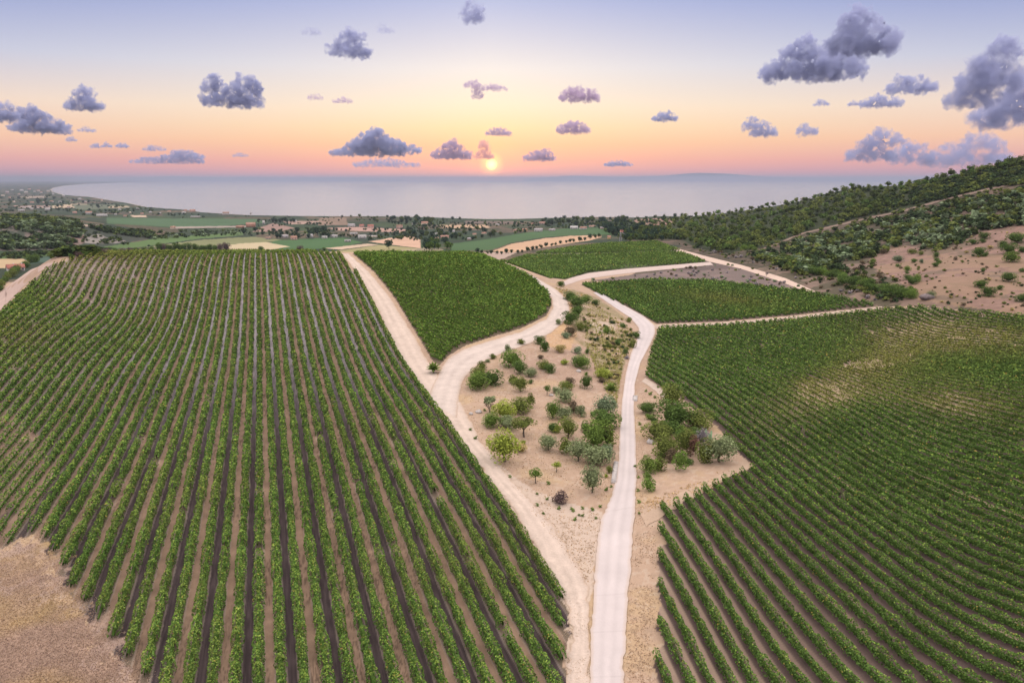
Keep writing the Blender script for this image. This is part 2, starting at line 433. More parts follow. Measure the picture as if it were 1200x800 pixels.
# ------------------------------------------------------------------ ground sheet
rs = [6, 12, 20, 30, 40]
r = 45.0
while r < 60000:
    rs.append(r)
    r *= 1.0042 if r < 520 else (1.007 if r < 3600 else 1.03)
rs = np.array(rs + [60000.0])
azs = np.concatenate([np.linspace(-math.pi, -.75, 50)[:-1], np.linspace(-.75, .75, 980), np.linspace(.75, math.pi, 50)[1:-1]])
AA, RR = np.meshgrid(azs, rs, indexing='ij')
GX, GY = RR * np.sin(AA), RR * np.cos(AA)
GZ = H(GX, GY)
na, nr = AA.shape
idx = np.arange(na * nr).reshape(na, nr)
nx = np.roll(idx, -1, 0)
Q = np.stack([idx[:, :-1], idx[:, 1:], nx[:, 1:], nx[:, :-1]], -1).reshape(-1, 4)
x, y, z = GX.ravel(), GY.ravel(), GZ.ravel()
px, py, dep = project(x, y, z)
n1, n2, n3, n4 = fbm(x, y, 40, 1), fbm(x, y, 9, 5), fbm(x, y, 2.2, 9, 3), fbm(x, y, 160, 13)
jx, jy = px + (n2 - .5) * 5, py + (n3 - .5) * 3
def C(c): return np.array(c, float)
col = np.tile(C((.44, .315, .225)), (len(x), 1))                      # dry bare soil
def paint(mask, c, k=1.0):
    m = (mask * k)[:, None] if not np.isscalar(k) else mask[:, None] * k
    col[:] = col * (1 - m) + np.asarray(c) * m
near_m = dep < 445
far_m = dep > 520
# knoll: rust and straw patches
paint(near_m & (n2 > .52), (.46, .33, .20), np.clip((n2 - .52) * 6, 0, .8))
paint(near_m & (n1 > .5), (.36, .25, .19), np.clip((n1 - .5) * 5, 0, .7))
bank = in_poly(jx, jy, [(650, 336), (690, 343), (720, 362), (748, 384), (746, 396), (735, 420), (727, 450), (722, 480), (700, 440), (690, 410), (672, 395), (668, 372), (672, 352)])
paint(bank, (.23, .195, .095), np.clip(.35 + (n2 - .45) * 4, 0, .85))
paint(bank & in_poly(jx, jy, [(690, 375), (722, 378), (720, 388), (700, 392)]), (.5, .42, .33), .6)
paint(in_poly(jx, jy, [(640, 385), (668, 372), (676, 392), (668, 410), (640, 405)]), (.55, .35, .18), .6)
paint(in_poly(px + (n2 - .5) * 30, py + (n1 - .5) * 20, [(560, 520), (620, 575), (700, 598), (698, 640), (694, 860), (660, 860), (664, 720), (620, 630), (575, 560)]), (.54, .44, .36), .75)
# fine stones and tufts
n5 = fbm(x, y, .8, 15, 2)
paint(near_m & (n5 < .34), (.30, .22, .155), .35)
paint(near_m & (n5 > .68), (.52, .43, .34), .35)
# default plain
ca, sa = math.cos(.35), math.sin(.35)
qx, qy = (x * ca + y * sa) + 60 * (n4 - .5), (-x * sa + y * ca) + 60 * (n4 - .5)
def cell(v, w): return np.floor(v / w + .35 * np.sin(np.floor(v / w) * 2.1)).astype(int)
cy_i = cell(qy, 210); cx_i = cell(qx + cy_i * 77, 150)
hsh = (cx_i * 7349 + cy_i * 9151) % 97 % 12
fp = np.array([(.045, .075, .036), (.05, .085, .036), (.040, .062, .034), (.07, .11, .04), (.14, .115, .07), (.055, .085, .045), (.20, .15, .10), (.045, .07, .04), (.10, .11, .055), (.05, .08, .05), (.16, .12, .085), (.05, .09, .04)])
col[far_m] = fp[hsh][far_m]
paint(far_m & (n2 > .55), (.04, .06, .032), .6)
# vineyard soils
VP_LEFT, VP_MID, VP_MAIN, VP_N = 306, -200, 490, 900
SP_ROW = 2.5
def rowdir(vx):
    a = math.atan2((vx - 600) / F, CP + 190 / F * SP)
    return np.array([math.sin(a), math.cos(a)]), np.array([math.cos(a), -math.sin(a)])
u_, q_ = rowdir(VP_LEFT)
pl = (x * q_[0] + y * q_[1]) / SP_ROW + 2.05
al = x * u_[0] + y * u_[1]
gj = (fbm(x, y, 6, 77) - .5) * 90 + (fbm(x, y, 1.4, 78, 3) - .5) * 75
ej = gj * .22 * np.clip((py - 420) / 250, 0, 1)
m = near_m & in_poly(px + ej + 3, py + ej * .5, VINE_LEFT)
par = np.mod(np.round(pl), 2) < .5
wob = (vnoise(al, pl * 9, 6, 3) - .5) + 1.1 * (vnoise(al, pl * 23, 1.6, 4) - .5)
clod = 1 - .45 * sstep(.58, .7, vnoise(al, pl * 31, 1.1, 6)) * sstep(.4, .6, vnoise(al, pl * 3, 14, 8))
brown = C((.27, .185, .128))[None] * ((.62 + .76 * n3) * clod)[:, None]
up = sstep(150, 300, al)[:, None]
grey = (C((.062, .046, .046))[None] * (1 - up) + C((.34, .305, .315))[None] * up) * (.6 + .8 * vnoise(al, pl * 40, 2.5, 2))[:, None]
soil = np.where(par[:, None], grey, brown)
leftside = sstep(-12, -24, pl)[:, None] * .75
soil = soil * (1 - leftside) + (C((.30, .235, .19))[None] * (.75 + .5 * n2)[:, None]) * leftside
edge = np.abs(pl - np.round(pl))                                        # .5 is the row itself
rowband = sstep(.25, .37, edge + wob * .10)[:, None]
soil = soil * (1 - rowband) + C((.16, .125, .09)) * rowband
pale = sstep(.2, .24, edge + wob * .05)[:, None] * (1 - sstep(.28, .34, edge))[:, None]
soil = soil * (1 - .4 * pale) + C((.42, .35, .29)) * .4 * pale
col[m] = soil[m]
sp = in_poly(jx, jy, [(-120, 440), (0, 470), (50, 515), (62, 545), (40, 600), (0, 640), (-120, 660)])
paint(sp & m, (.27, .185, .135), np.clip(.3 + (n3 - .4) * 4, 0, .9))
m = near_m & in_poly(px + gj, py - gj * .8, DRYGRASS)
gm = sstep(.35, .65, fbm(x, y, 16, 81))[:, None]
gcol = C((.36, .255, .13))[None] * (1 - gm) + C((.31, .215, .16))[None] * gm
col[m] = (gcol * (.72 + .56 * n3)[:, None])[m]
dl = in_poly(px + gj * .8, py - gj * .6, [(0, 640), (50, 630), (105, 715), (172, 806), (120, 800), (60, 700), (0, 665)])
paint(dl & near_m, (.36, .27, .23), .55 * sstep(.35, .6, fbm(x, y, 3, 83)))
m = near_m & in_poly(px, py, VINE_MID)
col[m] = (C((.13, .10, .065))[None] * (.7 + .6 * n3)[:, None])[m]
m = (dep < 445) & in_poly(px + ej * 1.2 - 3, py + ej * .5, VINE_MAIN)
u2, q2 = rowdir(VP_MAIN)
p2 = (x * q2[0] + y * q2[1]) / SP_ROW
e2 = np.abs(p2 - np.floor(p2) - .5)                                     # 0 halfway between rows
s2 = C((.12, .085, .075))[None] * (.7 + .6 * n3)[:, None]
nearrow = sstep(.30, .22, np.hypot(0, e2))[:, None]
left_pale = sstep(24, 12, p2)[:, None] * (1 - sstep(.12, .24, e2))[:, None]
s2 = s2 * (1 - .75 * left_pale) + C((.42, .31, .23)) * .75 * left_pale
pat = (sstep(.54, .64, n1) * (1 - sstep(.10, .22, e2)))[:, None]
s2 = s2 * (1 - .6 * pat) + C((.42, .32, .22)) * .6 * pat
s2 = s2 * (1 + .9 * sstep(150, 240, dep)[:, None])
lines = np.zeros(len(x))
for lx, ly, x0, x1 in [(1060, 517, 936, 1230), (1130, 512, 1000, 1230), (1000, 468, 950, 1100), (1100, 478, 1050, 1230), (1120, 447, 1060, 1200), (1085, 560, 1010, 1230), (1150, 470, 1100, 1230), (930, 520, 880, 1000), (1040, 428, 960, 1110), (1150, 400, 1090, 1220), (1110, 392, 1040, 1180), (900, 450, 850, 960)]:
    (w_,), _ = at([lx], [ly])
    pk = np.floor((w_[0] * q2[0] + w_[1] * q2[1]) / SP_ROW)
    on = (np.floor(p2) == pk) & (px > x0) & (px < x1)
    lines = np.maximum(lines, on * (1 - sstep(.26, .42, e2)) * np.clip(.3 + 1.6 * (vnoise(x * u2[0] + y * u2[1], p2 * 3, 9, 6)), 0, 1))
s2 = s2 * (1 - lines[:, None]) + C((.46, .345, .235)) * lines[:, None]
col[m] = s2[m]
def gauss(px, py, cx, cy, sx, sy, rot=0):
    c, s = math.cos(rot), math.sin(rot)
    dx, dy = px - cx, py - cy
    a, b = dx * c + dy * s, -dx * s + dy * c
    return np.exp(-(a / sx) ** 2 - (b / sy) ** 2)
def yellow(px, py, x, y):
    """how yellow and thin the vines are in the main right hand block"""
    g = gauss(px, py, 1010, 440, 95, 24, -.42) * 1.1 + gauss(px, py, 1130, 400, 110, 19, 0.05) * 1.1 + gauss(px, py, 1130, 470, 90, 26, .25) * .5 + gauss(px, py, 960, 462, 25, 10, .3) * .9 + gauss(px, py, 850, 352, 60, 8, .1) * .6 + gauss(px, py, 1060, 470, 90, 12, .15) * .5
    return np.clip(g * (.35 + 1.3 * fbm(x, y, 14, 21)), 0, 1)
paint(m, (.42, .33, .20), (yellow(px, py, x, y) * .75))
m = in_poly(px, py, VINE_FAR) & (dep > 240) & (dep < 620)
col[m] = (C((.16, .12, .09))[None] * (.7 + .6 * n2)[:, None])[m]
for VN in (VINE_N1, VINE_N2):
    m = in_poly(px, py, VN) & (dep > 430) & (dep < 1000)
    col[m] = (C((.13, .15, .075))[None] * (.7 + .6 * n2)[:, None])[m]
# the right hand hill
hill = (dep > 262) & (dep < 1400) & (px > 690) & ~in_poly(px, py, VINE_FAR) & ~in_poly(px, py, VINE_N1) & ~in_poly(px, py, VINE_N2)
hp = hill & in_poly(px, py, [(690, 329), (740, 322), (800, 288), (735, 282), (735, 255), (900, 232), (1240, 165), (1400, 165), (1400, 400), (1200, 371), (1080, 358.5), (1032, 360), (900, 338)])
paint(hp, (.10, .085, .055))
paint(hp & (n2 > .55), (.24, .165, .13), np.clip((n2 - .5) * 6, 0, .8))
m = hp & in_poly(jx, jy, PINK)
col[m] = (C((.235, .15, .118))[None] * (.7 + .6 * n2)[:, None] * (.7 + .6 * n3)[:, None])[m]
paint(m & (fbm(x, y, 14, 95) > .56), (.14, .115, .075), .6)
paint(m & (n1 > .55), (.30, .20, .13), .6)
m = hp & in_poly(jx, jy, SCRUB_STRIP)
paint(m, (.22, .165, .16), .6)
m = hp & in_poly(jx, jy, FOREST)
col[m] = (C((.045, .060, .025))[None] * (.6 + .8 * n2)[:, None])[m]
# fields of the plain
col[far_m] *= .72
FIELDS = [
    ([(578, 294), (600, 285.5), (640, 279), (668, 276.5), (704, 275.5), (705, 278), (690, 282), (650, 288), (612, 294), (590, 297)], (.50, .33, .21), 1),
    ([(524, 286), (560, 282), (620, 272), (660, 268), (735, 266), (735, 274), (660, 276), (630, 279), (600, 284), (575, 293), (530, 294)], (.06, .12, .045), 1),
    ([(540, 299.5), (558, 295.5), (606, 296), (592, 302), (572, 309)], (.42, .32, .26), 1),
    ([(322, 282), (400, 278), (425, 284), (392, 291), (300, 293.5), (300, 291)], (.06, .13, .045), 1),
    ([(262, 288), (285, 285), (312, 283.8), (340, 289), (315, 293), (255, 293)], (.48, .40, .25), 1),
    ([(168, 290), (235, 281), (296, 277.5), (330, 281), (310, 284), (285, 285), (262, 288), (240, 291)], (.20, .21, .10), 1),
    ([(0, 298), (60, 294), (118, 290), (186, 279), (240, 275), (285, 272), (286, 275.5), (232, 280), (168, 289), (130, 294), (60, 299.5), (0, 304)], (.10, .165, .055), 1),
    ([(-200, 305), (25, 303), (38, 307), (20, 314), (-200, 316)], (.46, .34, .20), 1),
    ([(28, 303), (60, 300), (84, 300), (70, 306), (36, 309)], (.065, .11, .08), 1),
    ([(-200, 258), (0, 254), (40, 255), (96, 262), (130, 268), (180, 272), (180, 279), (120, 289), (60, 293), (-200, 298)], (.05, .06, .045), .9),
    ([(50, 263), (92, 262), (101, 284), (78, 291), (55, 285), (66, 275)], (.26, .18, .15), .85),
    ([(98, 283), (102, 278), (110, 274.5), (118, 275), (126, 279), (146, 282), (147, 284.5), (112, 285.5), (100, 285)], (.30, .27, .245), .8),
    ([(125, 255), (180, 256), (300, 256.5), (312, 261), (240, 266), (200, 266), (125, 262)], (.07, .13, .06), 1),
    ([(296, 272), (303, 267), (320, 261.5), (345, 267), (330, 271)], (.28, .185, .15), 1),
    ([(385, 267), (420, 266), (478, 269), (470, 272.5), (395, 270)], (.40, .26, .21), 1),
    ([(432, 283), (462, 278), (480, 276), (492, 281), (493, 291), (468, 288)], (.55, .36, .25), 1),
    ([(380, 291), (430, 285.5), (446, 286.5), (400, 292.5)], (.50, .38, .27), 1),
    ([(392, 294.5), (446, 287), (490, 291), (480, 296), (420, 297.5)], (.30, .27, .13), 1),
    ([(514, 263.5), (570, 263.5), (575, 267), (520, 267.5)], (.46, .32, .21), 1),
    ([(330, 259), (378, 259), (400, 262), (340, 263)], (.36, .25, .20), 1),
    ([(375, 255), (405, 255), (408, 264), (372, 264)], (.26, .18, .13), .8),
    ([(744, 257), (776, 255.5), (792, 257), (790, 262), (744, 263)], (.27, .18, .14), 1),
    ([(60, 241), (92, 238.5), (122, 241), (100, 243.5), (62, 244)], (.46, .36, .25), 1),
    ([(20, 241.5), (58, 240.5), (60, 244), (22, 244)], (.40, .29, .25), .8),
    ([(84, 239.5), (150, 240), (152, 243.5), (90, 246)], (.12, .14, .09), 1),
    ([(20, 230.5), (48, 229.5), (62, 231), (30, 232.5)], (.40, .32, .25), .8),
    ([(126, 242), (150, 241.5), (152, 243), (128, 244)], (.5, .38, .26), .8),
    ([(152, 252), (172, 252.5), (172, 254.5), (156, 254.5)], (.5, .38, .28), 1),
    ([(88, 262.5), (120, 263.5), (118, 266), (90, 265)], (.42, .32, .25), .8),
    ([(200, 265.5), (296, 264.5), (296, 266), (200, 268)], (.38, .31, .27), .8),
    ([(356, 271), (375, 269), (378, 273), (358, 274)], (.15, .19, .07), 1),
    ([(545, 258.5), (600, 259), (612, 262), (545, 262)], (.17, .13, .11), .8),
    ([(460, 293.5), (500, 290), (520, 292), (516, 297), (470, 297)], (.36, .30, .20), .7),
]
fj = px + (n2 - .5) * 2.0; gj = py + (n2 - .5) * .8
for poly, c, k in FIELDS:
    m = (dep > 470) & in_poly(fj, gj, poly)
    v = (.85 + .3 * fbm(x, y, 50, 33))
    paint(m, C(c)[None] * v[:, None], k)
gap = (dep > 520) & in_poly(fj, gj, FIELDS[9][0]) & (n2 > .52) & (px < 95)
paint(gap, (.20, .15, .13), .7)
m = (z < 2.5) & (dep > 1500)
paint(m, (.50, .42, .34), .8)
ground = obj('ground', make_mesh('ground', np.stack([x, y, z], -1), Q, [M_GROUND], np.clip(col * .80, .004, .9), smooth=True), kind='structure')
GROUND_LABEL = 'land'
del Q, idx, nx

# ------------------------------------------------------------------ sea
def sea():
    R = 60500.0
    rr = np.array([1200, 2000, 2600, 3400, 5000, 9000, 18000, 36000, R])
    aa = np.linspace(-1.5, 1.5, 61)
    V = [(r * math.sin(a), r * math.cos(a), 0.0) for a in aa for r in rr]
    k = len(rr)
    Q = [(i * k + j, i * k + j + 1, (i + 1) * k + j + 1, (i + 1) * k + j) for i in range(60) for j in range(k - 1)]
    m, t = new_mat('sea_water')
    b = t.nodes.new('ShaderNodeBsdfPrincipled')
    b.inputs['Base Color'].default_value = (.20, .20, .215, 1)
    b.inputs['Roughness'].default_value = .25
    b.inputs['IOR'].default_value = 1.33
    geo = t.nodes.new('ShaderNodeNewGeometry')
    mp = t.nodes.new('ShaderNodeMapping'); mp.inputs['Scale'].default_value = (.012, .03, .03)
    t.links.new(geo.outputs['Position'], mp.inputs[0])
    n = t.nodes.new('ShaderNodeTexNoise'); n.inputs['Scale'].default_value = 1.0; n.inputs['Detail'].default_value = 5
    t.links.new(mp.outputs[0], n.inputs['Vector'])
    bp = t.nodes.new('ShaderNodeBump'); bp.inputs['Strength'].default_value = .10; bp.inputs['Distance'].default_value = 12
    t.links.new(n.outputs[0], bp.inputs['Height']); t.links.new(bp.outputs[0], b.inputs['Normal'])
    o = t.nodes.new('ShaderNodeOutputMaterial'); t.links.new(b.outputs[0], o.inputs[0])
    obj('sea', make_mesh('sea', V, Q, [m]), kind='structure')
sea()

# ------------------------------------------------------------------ far mountains beyond the sea
def mountains(name, x0, x1, ridge, dist=64000):
    n = 60
    xs = np.linspace(x0, x1, n)
    hs = np.interp(xs, [p[0] for p in ridge], [p[1] for p in ridge])
    V = []
    for i, (xx, hh) in enumerate(zip(xs, hs)):
        X = (xx - 600) / F * dist
        top = max(hh, .2) / F * dist * (1 + .12 * (vnoise(xx, 0, 9, 2) - .5)) + 100
        V += [(X, dist - 2500, -20), (X, dist, top * .8), (X, dist + 1500, top), (X, dist + 5000, -20)]
    Q = [(i * 4 + j, (i + 1) * 4 + j, (i + 1) * 4 + j + 1, i * 4 + j + 1) for i in range(n - 1) for j in range(3)]
    obj(name, make_mesh(name, V, Q, [plain_mat('far_rock', (.10, .11, .15), .9, .1, .001)], smooth=True), kind='structure')
mountains('mountains', 615, 1010, [(615, .5), (650, 3), (672, 4.5), (700, 3.5), (740, 3), (780, 4.5), (805, 7), (830, 7.5), (860, 6), (900, 3), (960, 1.8), (1010, .5)])
mountains('mountains', 140, 470, [(140, .5), (180, 3), (200, 4), (225, 3), (260, 2), (285, 3.2), (310, 2), (400, 2), (470, .3)])

# ------------------------------------------------------------------ roads and dirt tracks (draped sheets with an uneven edge)
def resample(poly, n):
    p = np.array(poly, float)
    d = np.concatenate([[0], np.cumsum(np.hypot(*(p[1:] - p[:-1]).T))])
    t = np.linspace(0, d[-1], n)
    # smooth the corners
    q = np.stack([np.interp(t, d, p[:, 0]), np.interp(t, d, p[:, 1])], -1)
    for _ in range(3):
        q[1:-1] = (q[:-2] + 2 * q[1:-1] + q[2:]) / 4
    return q
def strip(name, left, right, mat, c, off=.06, n=220, across=14, ruts=.0, joints=False, rag=.5, edge_col=None):
    l, _ = at(*resample(left, n).T); r, _ = at(*resample(right, n).T)
    s = np.concatenate([[0], np.cumsum(np.linalg.norm((l + r)[1:] / 2 - (l + r)[:-1] / 2, axis=1))])
    w = np.linalg.norm((r - l)[:, :2], axis=1)
    dirv = (r - l)[:, :2] / np.maximum(w, .1)[:, None]
    l2 = l[:, :2] - dirv * ((vnoise(s, s * 0 + 3, 3.0, 3) + vnoise(s, s * 0, 1.0, 4) - 1) * rag)[:, None]
    r2 = r[:, :2] + dirv * ((vnoise(s, s * 0 + 9, 3.0, 7) + vnoise(s, s * 0, 1.0, 8) - 1) * rag)[:, None]
    t = np.linspace(0, 1, across)
    P_ = l2[:, None, :] * (1 - t)[None, :, None] + r2[:, None, :] * t[None, :, None]
    X, Y = P_[..., 0].ravel(), P_[..., 1].ravel()
    Z = H(X, Y) + off
    T_ = np.tile(t, n); S_ = np.repeat(s, across)
    cc = np.tile(np.array(c, float), (len(X), 1)) * (.92 + .16 * fbm(X, Y, 7, 41))[:, None]
    if ruts:
        rut = np.exp(-((T_ - .33) / .07) ** 2) + np.exp(-((T_ - .67) / .07) ** 2)
        mid = np.exp(-((T_ - .5) / .07) ** 2) * sstep(.4, .6, vnoise(S_, S_ * 0, 6, 2))
        cc *= (1 + ruts * rut - .8 * ruts * mid)[:, None]
    if joints:
        j = (np.mod(S_, 9.0) < .22)
        cc[j] *= .93
    if edge_col is not None:
        e = sstep(.12, 0, np.minimum(T_, 1 - T_))[:, None] * .7
        cc = cc * (1 - e) + np.array(edge_col) * e
    k = across
    ii = np.arange(n - 1)[:, None] * k + np.arange(k - 1)[None]
    Q = np.stack([ii, ii + 1, ii + k + 1, ii + k], -1).reshape(-1, 4)
    me = make_mesh(name, np.stack([X, Y, Z], -1), Q, [mat], cc, smooth=True)
    return obj(name, me, kind='structure')
DIRT = (.44, .36, .30)
strip('dirt_track', [(401, 297.3), (415, 316), (428, 336), (440, 356), (461, 405), (472, 425), (506, 470), (527, 502), (567, 552), (606, 602), (640, 662), (668, 716), (667, 760), (669, 860)],
      [(409, 297.3), (432, 318), (456, 347), (482, 388), (503, 426), (524, 452), (540, 472), (549, 490), (563, 516), (588, 548), (628, 592), (666, 640), (687, 686), (692, 722), (693, 760), (692, 860)], M_TRACK, DIRT, ruts=.10, n=300, rag=.7, edge_col=(.35, .252, .18))
strip('dirt_track', [(500, 470), (507, 452), (515, 436), (525, 420), (544, 409), (575, 399), (610, 389), (640, 374), (648, 361), (647, 349), (634, 337), (612, 325), (592, 315), (567, 305), (547, 298)],
      [(536, 490), (537, 466), (543, 444), (562, 426), (592, 413), (622, 402), (646, 390), (663, 375), (668, 362), (664, 350), (650, 338), (626, 324), (602, 312), (578, 302.5), (560, 297.5)], M_TRACK, (.44, .375, .33), ruts=.08, off=.09, n=300, rag=.5, edge_col=(.35, .252, .18))
strip('road', [(692, 860), (692, 800), (693, 740), (696, 690), (700, 640), (704, 610), (716, 585), (722, 560), (725, 540), (727, 500), (729, 470), (733, 440), (739, 415), (747, 397), (749, 385), (739, 373), (724, 363), (708, 352), (695, 343)],
      [(729, 860), (730, 800), (733, 740), (737, 690), (741, 640), (744, 600), (745.5, 560), (745, 520), (743, 480), (744, 450), (750.5, 425), (762, 404), (768, 390), (767, 381), (754, 370), (737, 361), (718, 350), (702, 342)], M_ROAD, (.46, .41, .395), off=.14, n=420, across=18, joints=True, rag=.28, ruts=-.07, edge_col=(.40, .31, .24))
strip('dirt_track', [(658, 332), (668, 326), (690, 320), (730, 315.5), (790, 310.5), (832, 307)], [(663, 334.5), (680, 328.5), (696, 325.5), (733, 320.5), (791, 315), (836, 310.5)], M_TRACK, (.43, .35, .31), off=.12, rag=.4)
strip('dirt_track', [(777, 285.5), (800, 293), (830, 301), (870, 311), (920, 326), (966, 346)], [(775, 287), (798, 296), (828, 306), (868, 315), (917, 331), (963, 349.5)], M_TRACK, (.46, .355, .29), off=.12, rag=.4)
strip('dirt_track', [(764, 380.8), (850, 377.6), (930, 370.6), (1034, 359)], [(768, 385), (850, 381.2), (930, 374.2), (1034, 361.8)], M_TRACK, (.38, .30, .24), off=.10, rag=.5)
strip('dirt_track', [(-14, 360), (2, 341), (18, 329), (36, 316), (56, 308.5), (66, 307.5)], [(-20, 388), (2, 362), (20, 344), (41, 322), (60, 311), (68, 308.6)], M_TRACK, (.36, .27, .23), off=.12, rag=.5, ruts=.06)
strip('dirt_track', [(756, 443), (768, 450), (782, 461), (800, 474)], [(752, 447), (764, 455), (777, 466), (795, 478)], M_TRACK, (.42, .34, .28), off=.10, rag=.4)
strip('dirt_track', [(748, 598), (775, 590), (800, 576), (845, 555), (874, 539)], [(758, 618), (776, 606), (806, 586), (848, 564), (880, 547)], M_TRACK, (.37, .275, .20), off=.08, rag=.9, edge_col=(.35, .252, .18))
strip('dirt_track', [(880, 297.6), (905, 286.8), (940, 273), (1000, 258.8), (1060, 246), (1110, 232), (1160, 220.5), (1215, 209.5)], [(882, 298.6), (907, 288), (942, 274.2), (1002, 260.2), (1062, 247.6), (1111, 233.8), (1161, 222.4), (1217, 211.5)], M_TRACK, (.19, .14, .11), off=.2, rag=2.2)
strip('dirt_track', [(618, 298.0), (700, 297.0), (776, 294.6), (800, 294.8)], [(618, 299.0), (700, 298.0), (776, 295.6), (802, 296.2)], M_TRACK, (.40, .33, .26), off=.2, rag=.5)

# ------------------------------------------------------------------ leaf quads
def leaf_quads(Cn, size, up=.35, r_=None, outward=None):
    """diamond shaped leaf clumps at the centres Cn; returns verts, quads"""
    r_ = r_ or rng
    n = len(Cn)
    nv = r_.normal(size=(n, 3)); nv[:, 2] = np.abs(nv[:, 2]) * .8 + up
    if outward is not None: nv = nv * .7 + outward
    nv /= np.linalg.norm(nv, axis=1)[:, None]
    a = np.cross(nv, r_.normal(size=(n, 3))); a /= np.linalg.norm(a, axis=1)[:, None] + 1e-9
    b = np.cross(nv, a)
    s = np.broadcast_to(np.asarray(size, float), (n,))[:, None]
    a = a * s * .62; b = b * s * .40
    V = np.stack([Cn - a, Cn - b + a * .15, Cn + a, Cn + b + a * .15], 1).reshape(-1, 3)
    return V, np.arange(n * 4, dtype=np.int32).reshape(-1, 4)

# ------------------------------------------------------------------ vine rows
ROWS = []
def block_rows(poly, vx, phase=0.0, dmin=0.0, tighten=0.0):
    u, q = rowdir(vx)
    Wp, _ = at(*densify(poly, 6).T, dmin=dmin)
    A_ = Wp[:, :2] @ u; Pq = Wp[:, :2] @ q
    A2, P2 = np.roll(A_, -1), np.roll(Pq, -1)
    out = []
    for k in range(int(math.floor(Pq.min() / SP_ROW)) - 1, int(math.ceil(Pq.max() / SP_ROW)) + 2):
        p = (k + phase) * SP_ROW
        c = (Pq > p) != (P2 > p)
        if not c.any(): continue
        a = np.sort(A_[c] + (p - Pq[c]) / (P2[c] - Pq[c]) * (A2[c] - A_[c]))
        # join pieces broken by a dent of the outline only when the gap is small
        segs = []
        for i in range(0, len(a) - 1, 2):
            s0, s1 = a[i] + tighten, a[i + 1] - tighten
            if segs and s0 - segs[-1][1] < 3: segs[-1][1] = s1
            else: segs.append([s0, s1])
        for s0, s1 in segs:
            if s1 - s0 > 4: out.append((p, s0, s1))
    return u, q, out
def row_mesh(name, u, q, p, s0, s1, base, vary, gap=0.0, wide=1.0, high=1.0, yel=None, thin=None, hi=.2):
    """one vine row: a lumpy leafy hedge following the ground"""
    L_ = s1 - s0
    ns = max(3, int(L_ / 3) + 1)
    ss = np.linspace(s0, s1, ns)
    gx, gy = u[0] * ss + q[0] * p, u[1] * ss + q[1] * p
    gz = H(gx, gy)
    rad = np.hypot(gx, gy)
    # leaf positions
    size_k = np.clip(rad * .00195, .21, 1.0)
    dens = 4.6 / size_k ** 2
    cum = np.concatenate([[0], np.cumsum((dens[1:] + dens[:-1]) / 2 * np.diff(ss))])
    n = int(cum[-1])
    tpos = np.interp(rng.random(n) * cum[-1], cum, ss)
    sz = np.interp(tpos, ss, size_k) * (.7 + .6 * rng.random(n))
    th = rng.random(n) * math.pi * 1.16 - .25
    seed = p * 13.1
    lump = .62 + .75 * vnoise(tpos, tpos * 0 + seed, 1.25, 1) + .30 * (vnoise(tpos, tpos * 0 + seed, 4.5, 2) - .5)
    rr = np.sqrt(.55 + .45 * rng.random(n)) * lump
    lat = .56 * wide * np.cos(th) * rr
    hz = .62 + (1.18 * np.sin(th) * rr) * high
    meander = .16 * (vnoise(tpos, tpos * 0 + seed, 9, 7) - .5)
    cx = u[0] * tpos + q[0] * (p + lat + meander); cy_ = u[1] * tpos + q[1] * (p + lat + meander)
    base_z = np.interp(tpos, ss, gz)
    Cn = np.stack([cx, cy_, base_z + np.maximum(hz, .25)], -1)
    ppx, ppy, _ = project(cx, cy_, base_z)
    keep = np.ones(n, bool)
    holes = vnoise(tpos, tpos * 0 + seed, 2.6, 5)
    if gap > 0: keep &= holes > gap
    if thin is not None:
        k_ = thin(ppx, ppy, cx, cy_)
        keep &= rng.random(n) > k_ * .55
        keep &= holes > k_ * .42
    Cn, sz, hz, lat, th = Cn[keep], sz[keep], hz[keep], lat[keep], th[keep]
    tp = tpos[keep]; ppx, ppy = ppx[keep], ppy[keep]
    outw = np.stack([q[0] * np.cos(th), q[1] * np.cos(th), np.sin(th)], -1) * .9
    V, Q = leaf_quads(Cn, sz, .35, outward=outw)
    n = len(Cn)
    base = np.array(base)
    f = rng.random(n)
    cc = base[None] * (.50 + .85 * f ** 1.5)[:, None]
    # skylight on the row tops painted in as brighter leaves; a few leaves turning
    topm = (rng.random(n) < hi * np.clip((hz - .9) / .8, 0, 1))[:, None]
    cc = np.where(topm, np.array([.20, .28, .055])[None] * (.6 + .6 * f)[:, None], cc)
    turn = (rng.random(n) < .018)[:, None]
    cc = np.where(turn, np.array([.28, .22, .06])[None], cc)
    cl = vnoise(tp + 1000, th * 2.2 + seed, .55, 31)[:, None] * .6 + vnoise(tp, th * .9 + seed, 1.3, 32)[:, None] * .4
    cc = cc * (.45 + 1.15 * cl)
    w = fbm(Cn[:, 0], Cn[:, 1], 30, 51)[:, None]
    cc = cc * (.78 + .45 * w)
    if yel is not None:
        yv = yel(ppx, ppy, Cn[:, 0], Cn[:, 1])[:, None]
        cc = cc * (1 - .75 * yv) + np.array([.20, .19, .055])[None] * (.6 + .7 * f)[:, None] * .75 * yv
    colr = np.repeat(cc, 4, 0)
    # inner leafy core, in a darker green
    m = max(3, int(L_ / max(.9, size_k.mean() * 3)))
    st = np.linspace(s0, s1, m)
    lump = .52 + .5 * vnoise(st, st * 0 + seed, 1.25, 1)
    hl = vnoise(st, st * 0 + seed, 2.6, 5)
    kk = np.ones(m)
    if gap > 0: kk *= sstep(gap - .04, gap + .04, hl)
    if thin is not None:
        qx, qy = u[0] * st + q[0] * p, u[1] * st + q[1] * p
        bx, by, _ = project(qx, qy, np.interp(st, ss, gz))
        kk *= np.clip(1 - thin(bx, by, qx, qy) * 1.1, .1, 1)
    kk[0] *= .8; kk[-1] *= .8; kk[0] = max(kk[0], .31 * (kk[1] > .5))
    hw = .27 * wide * lump * kk
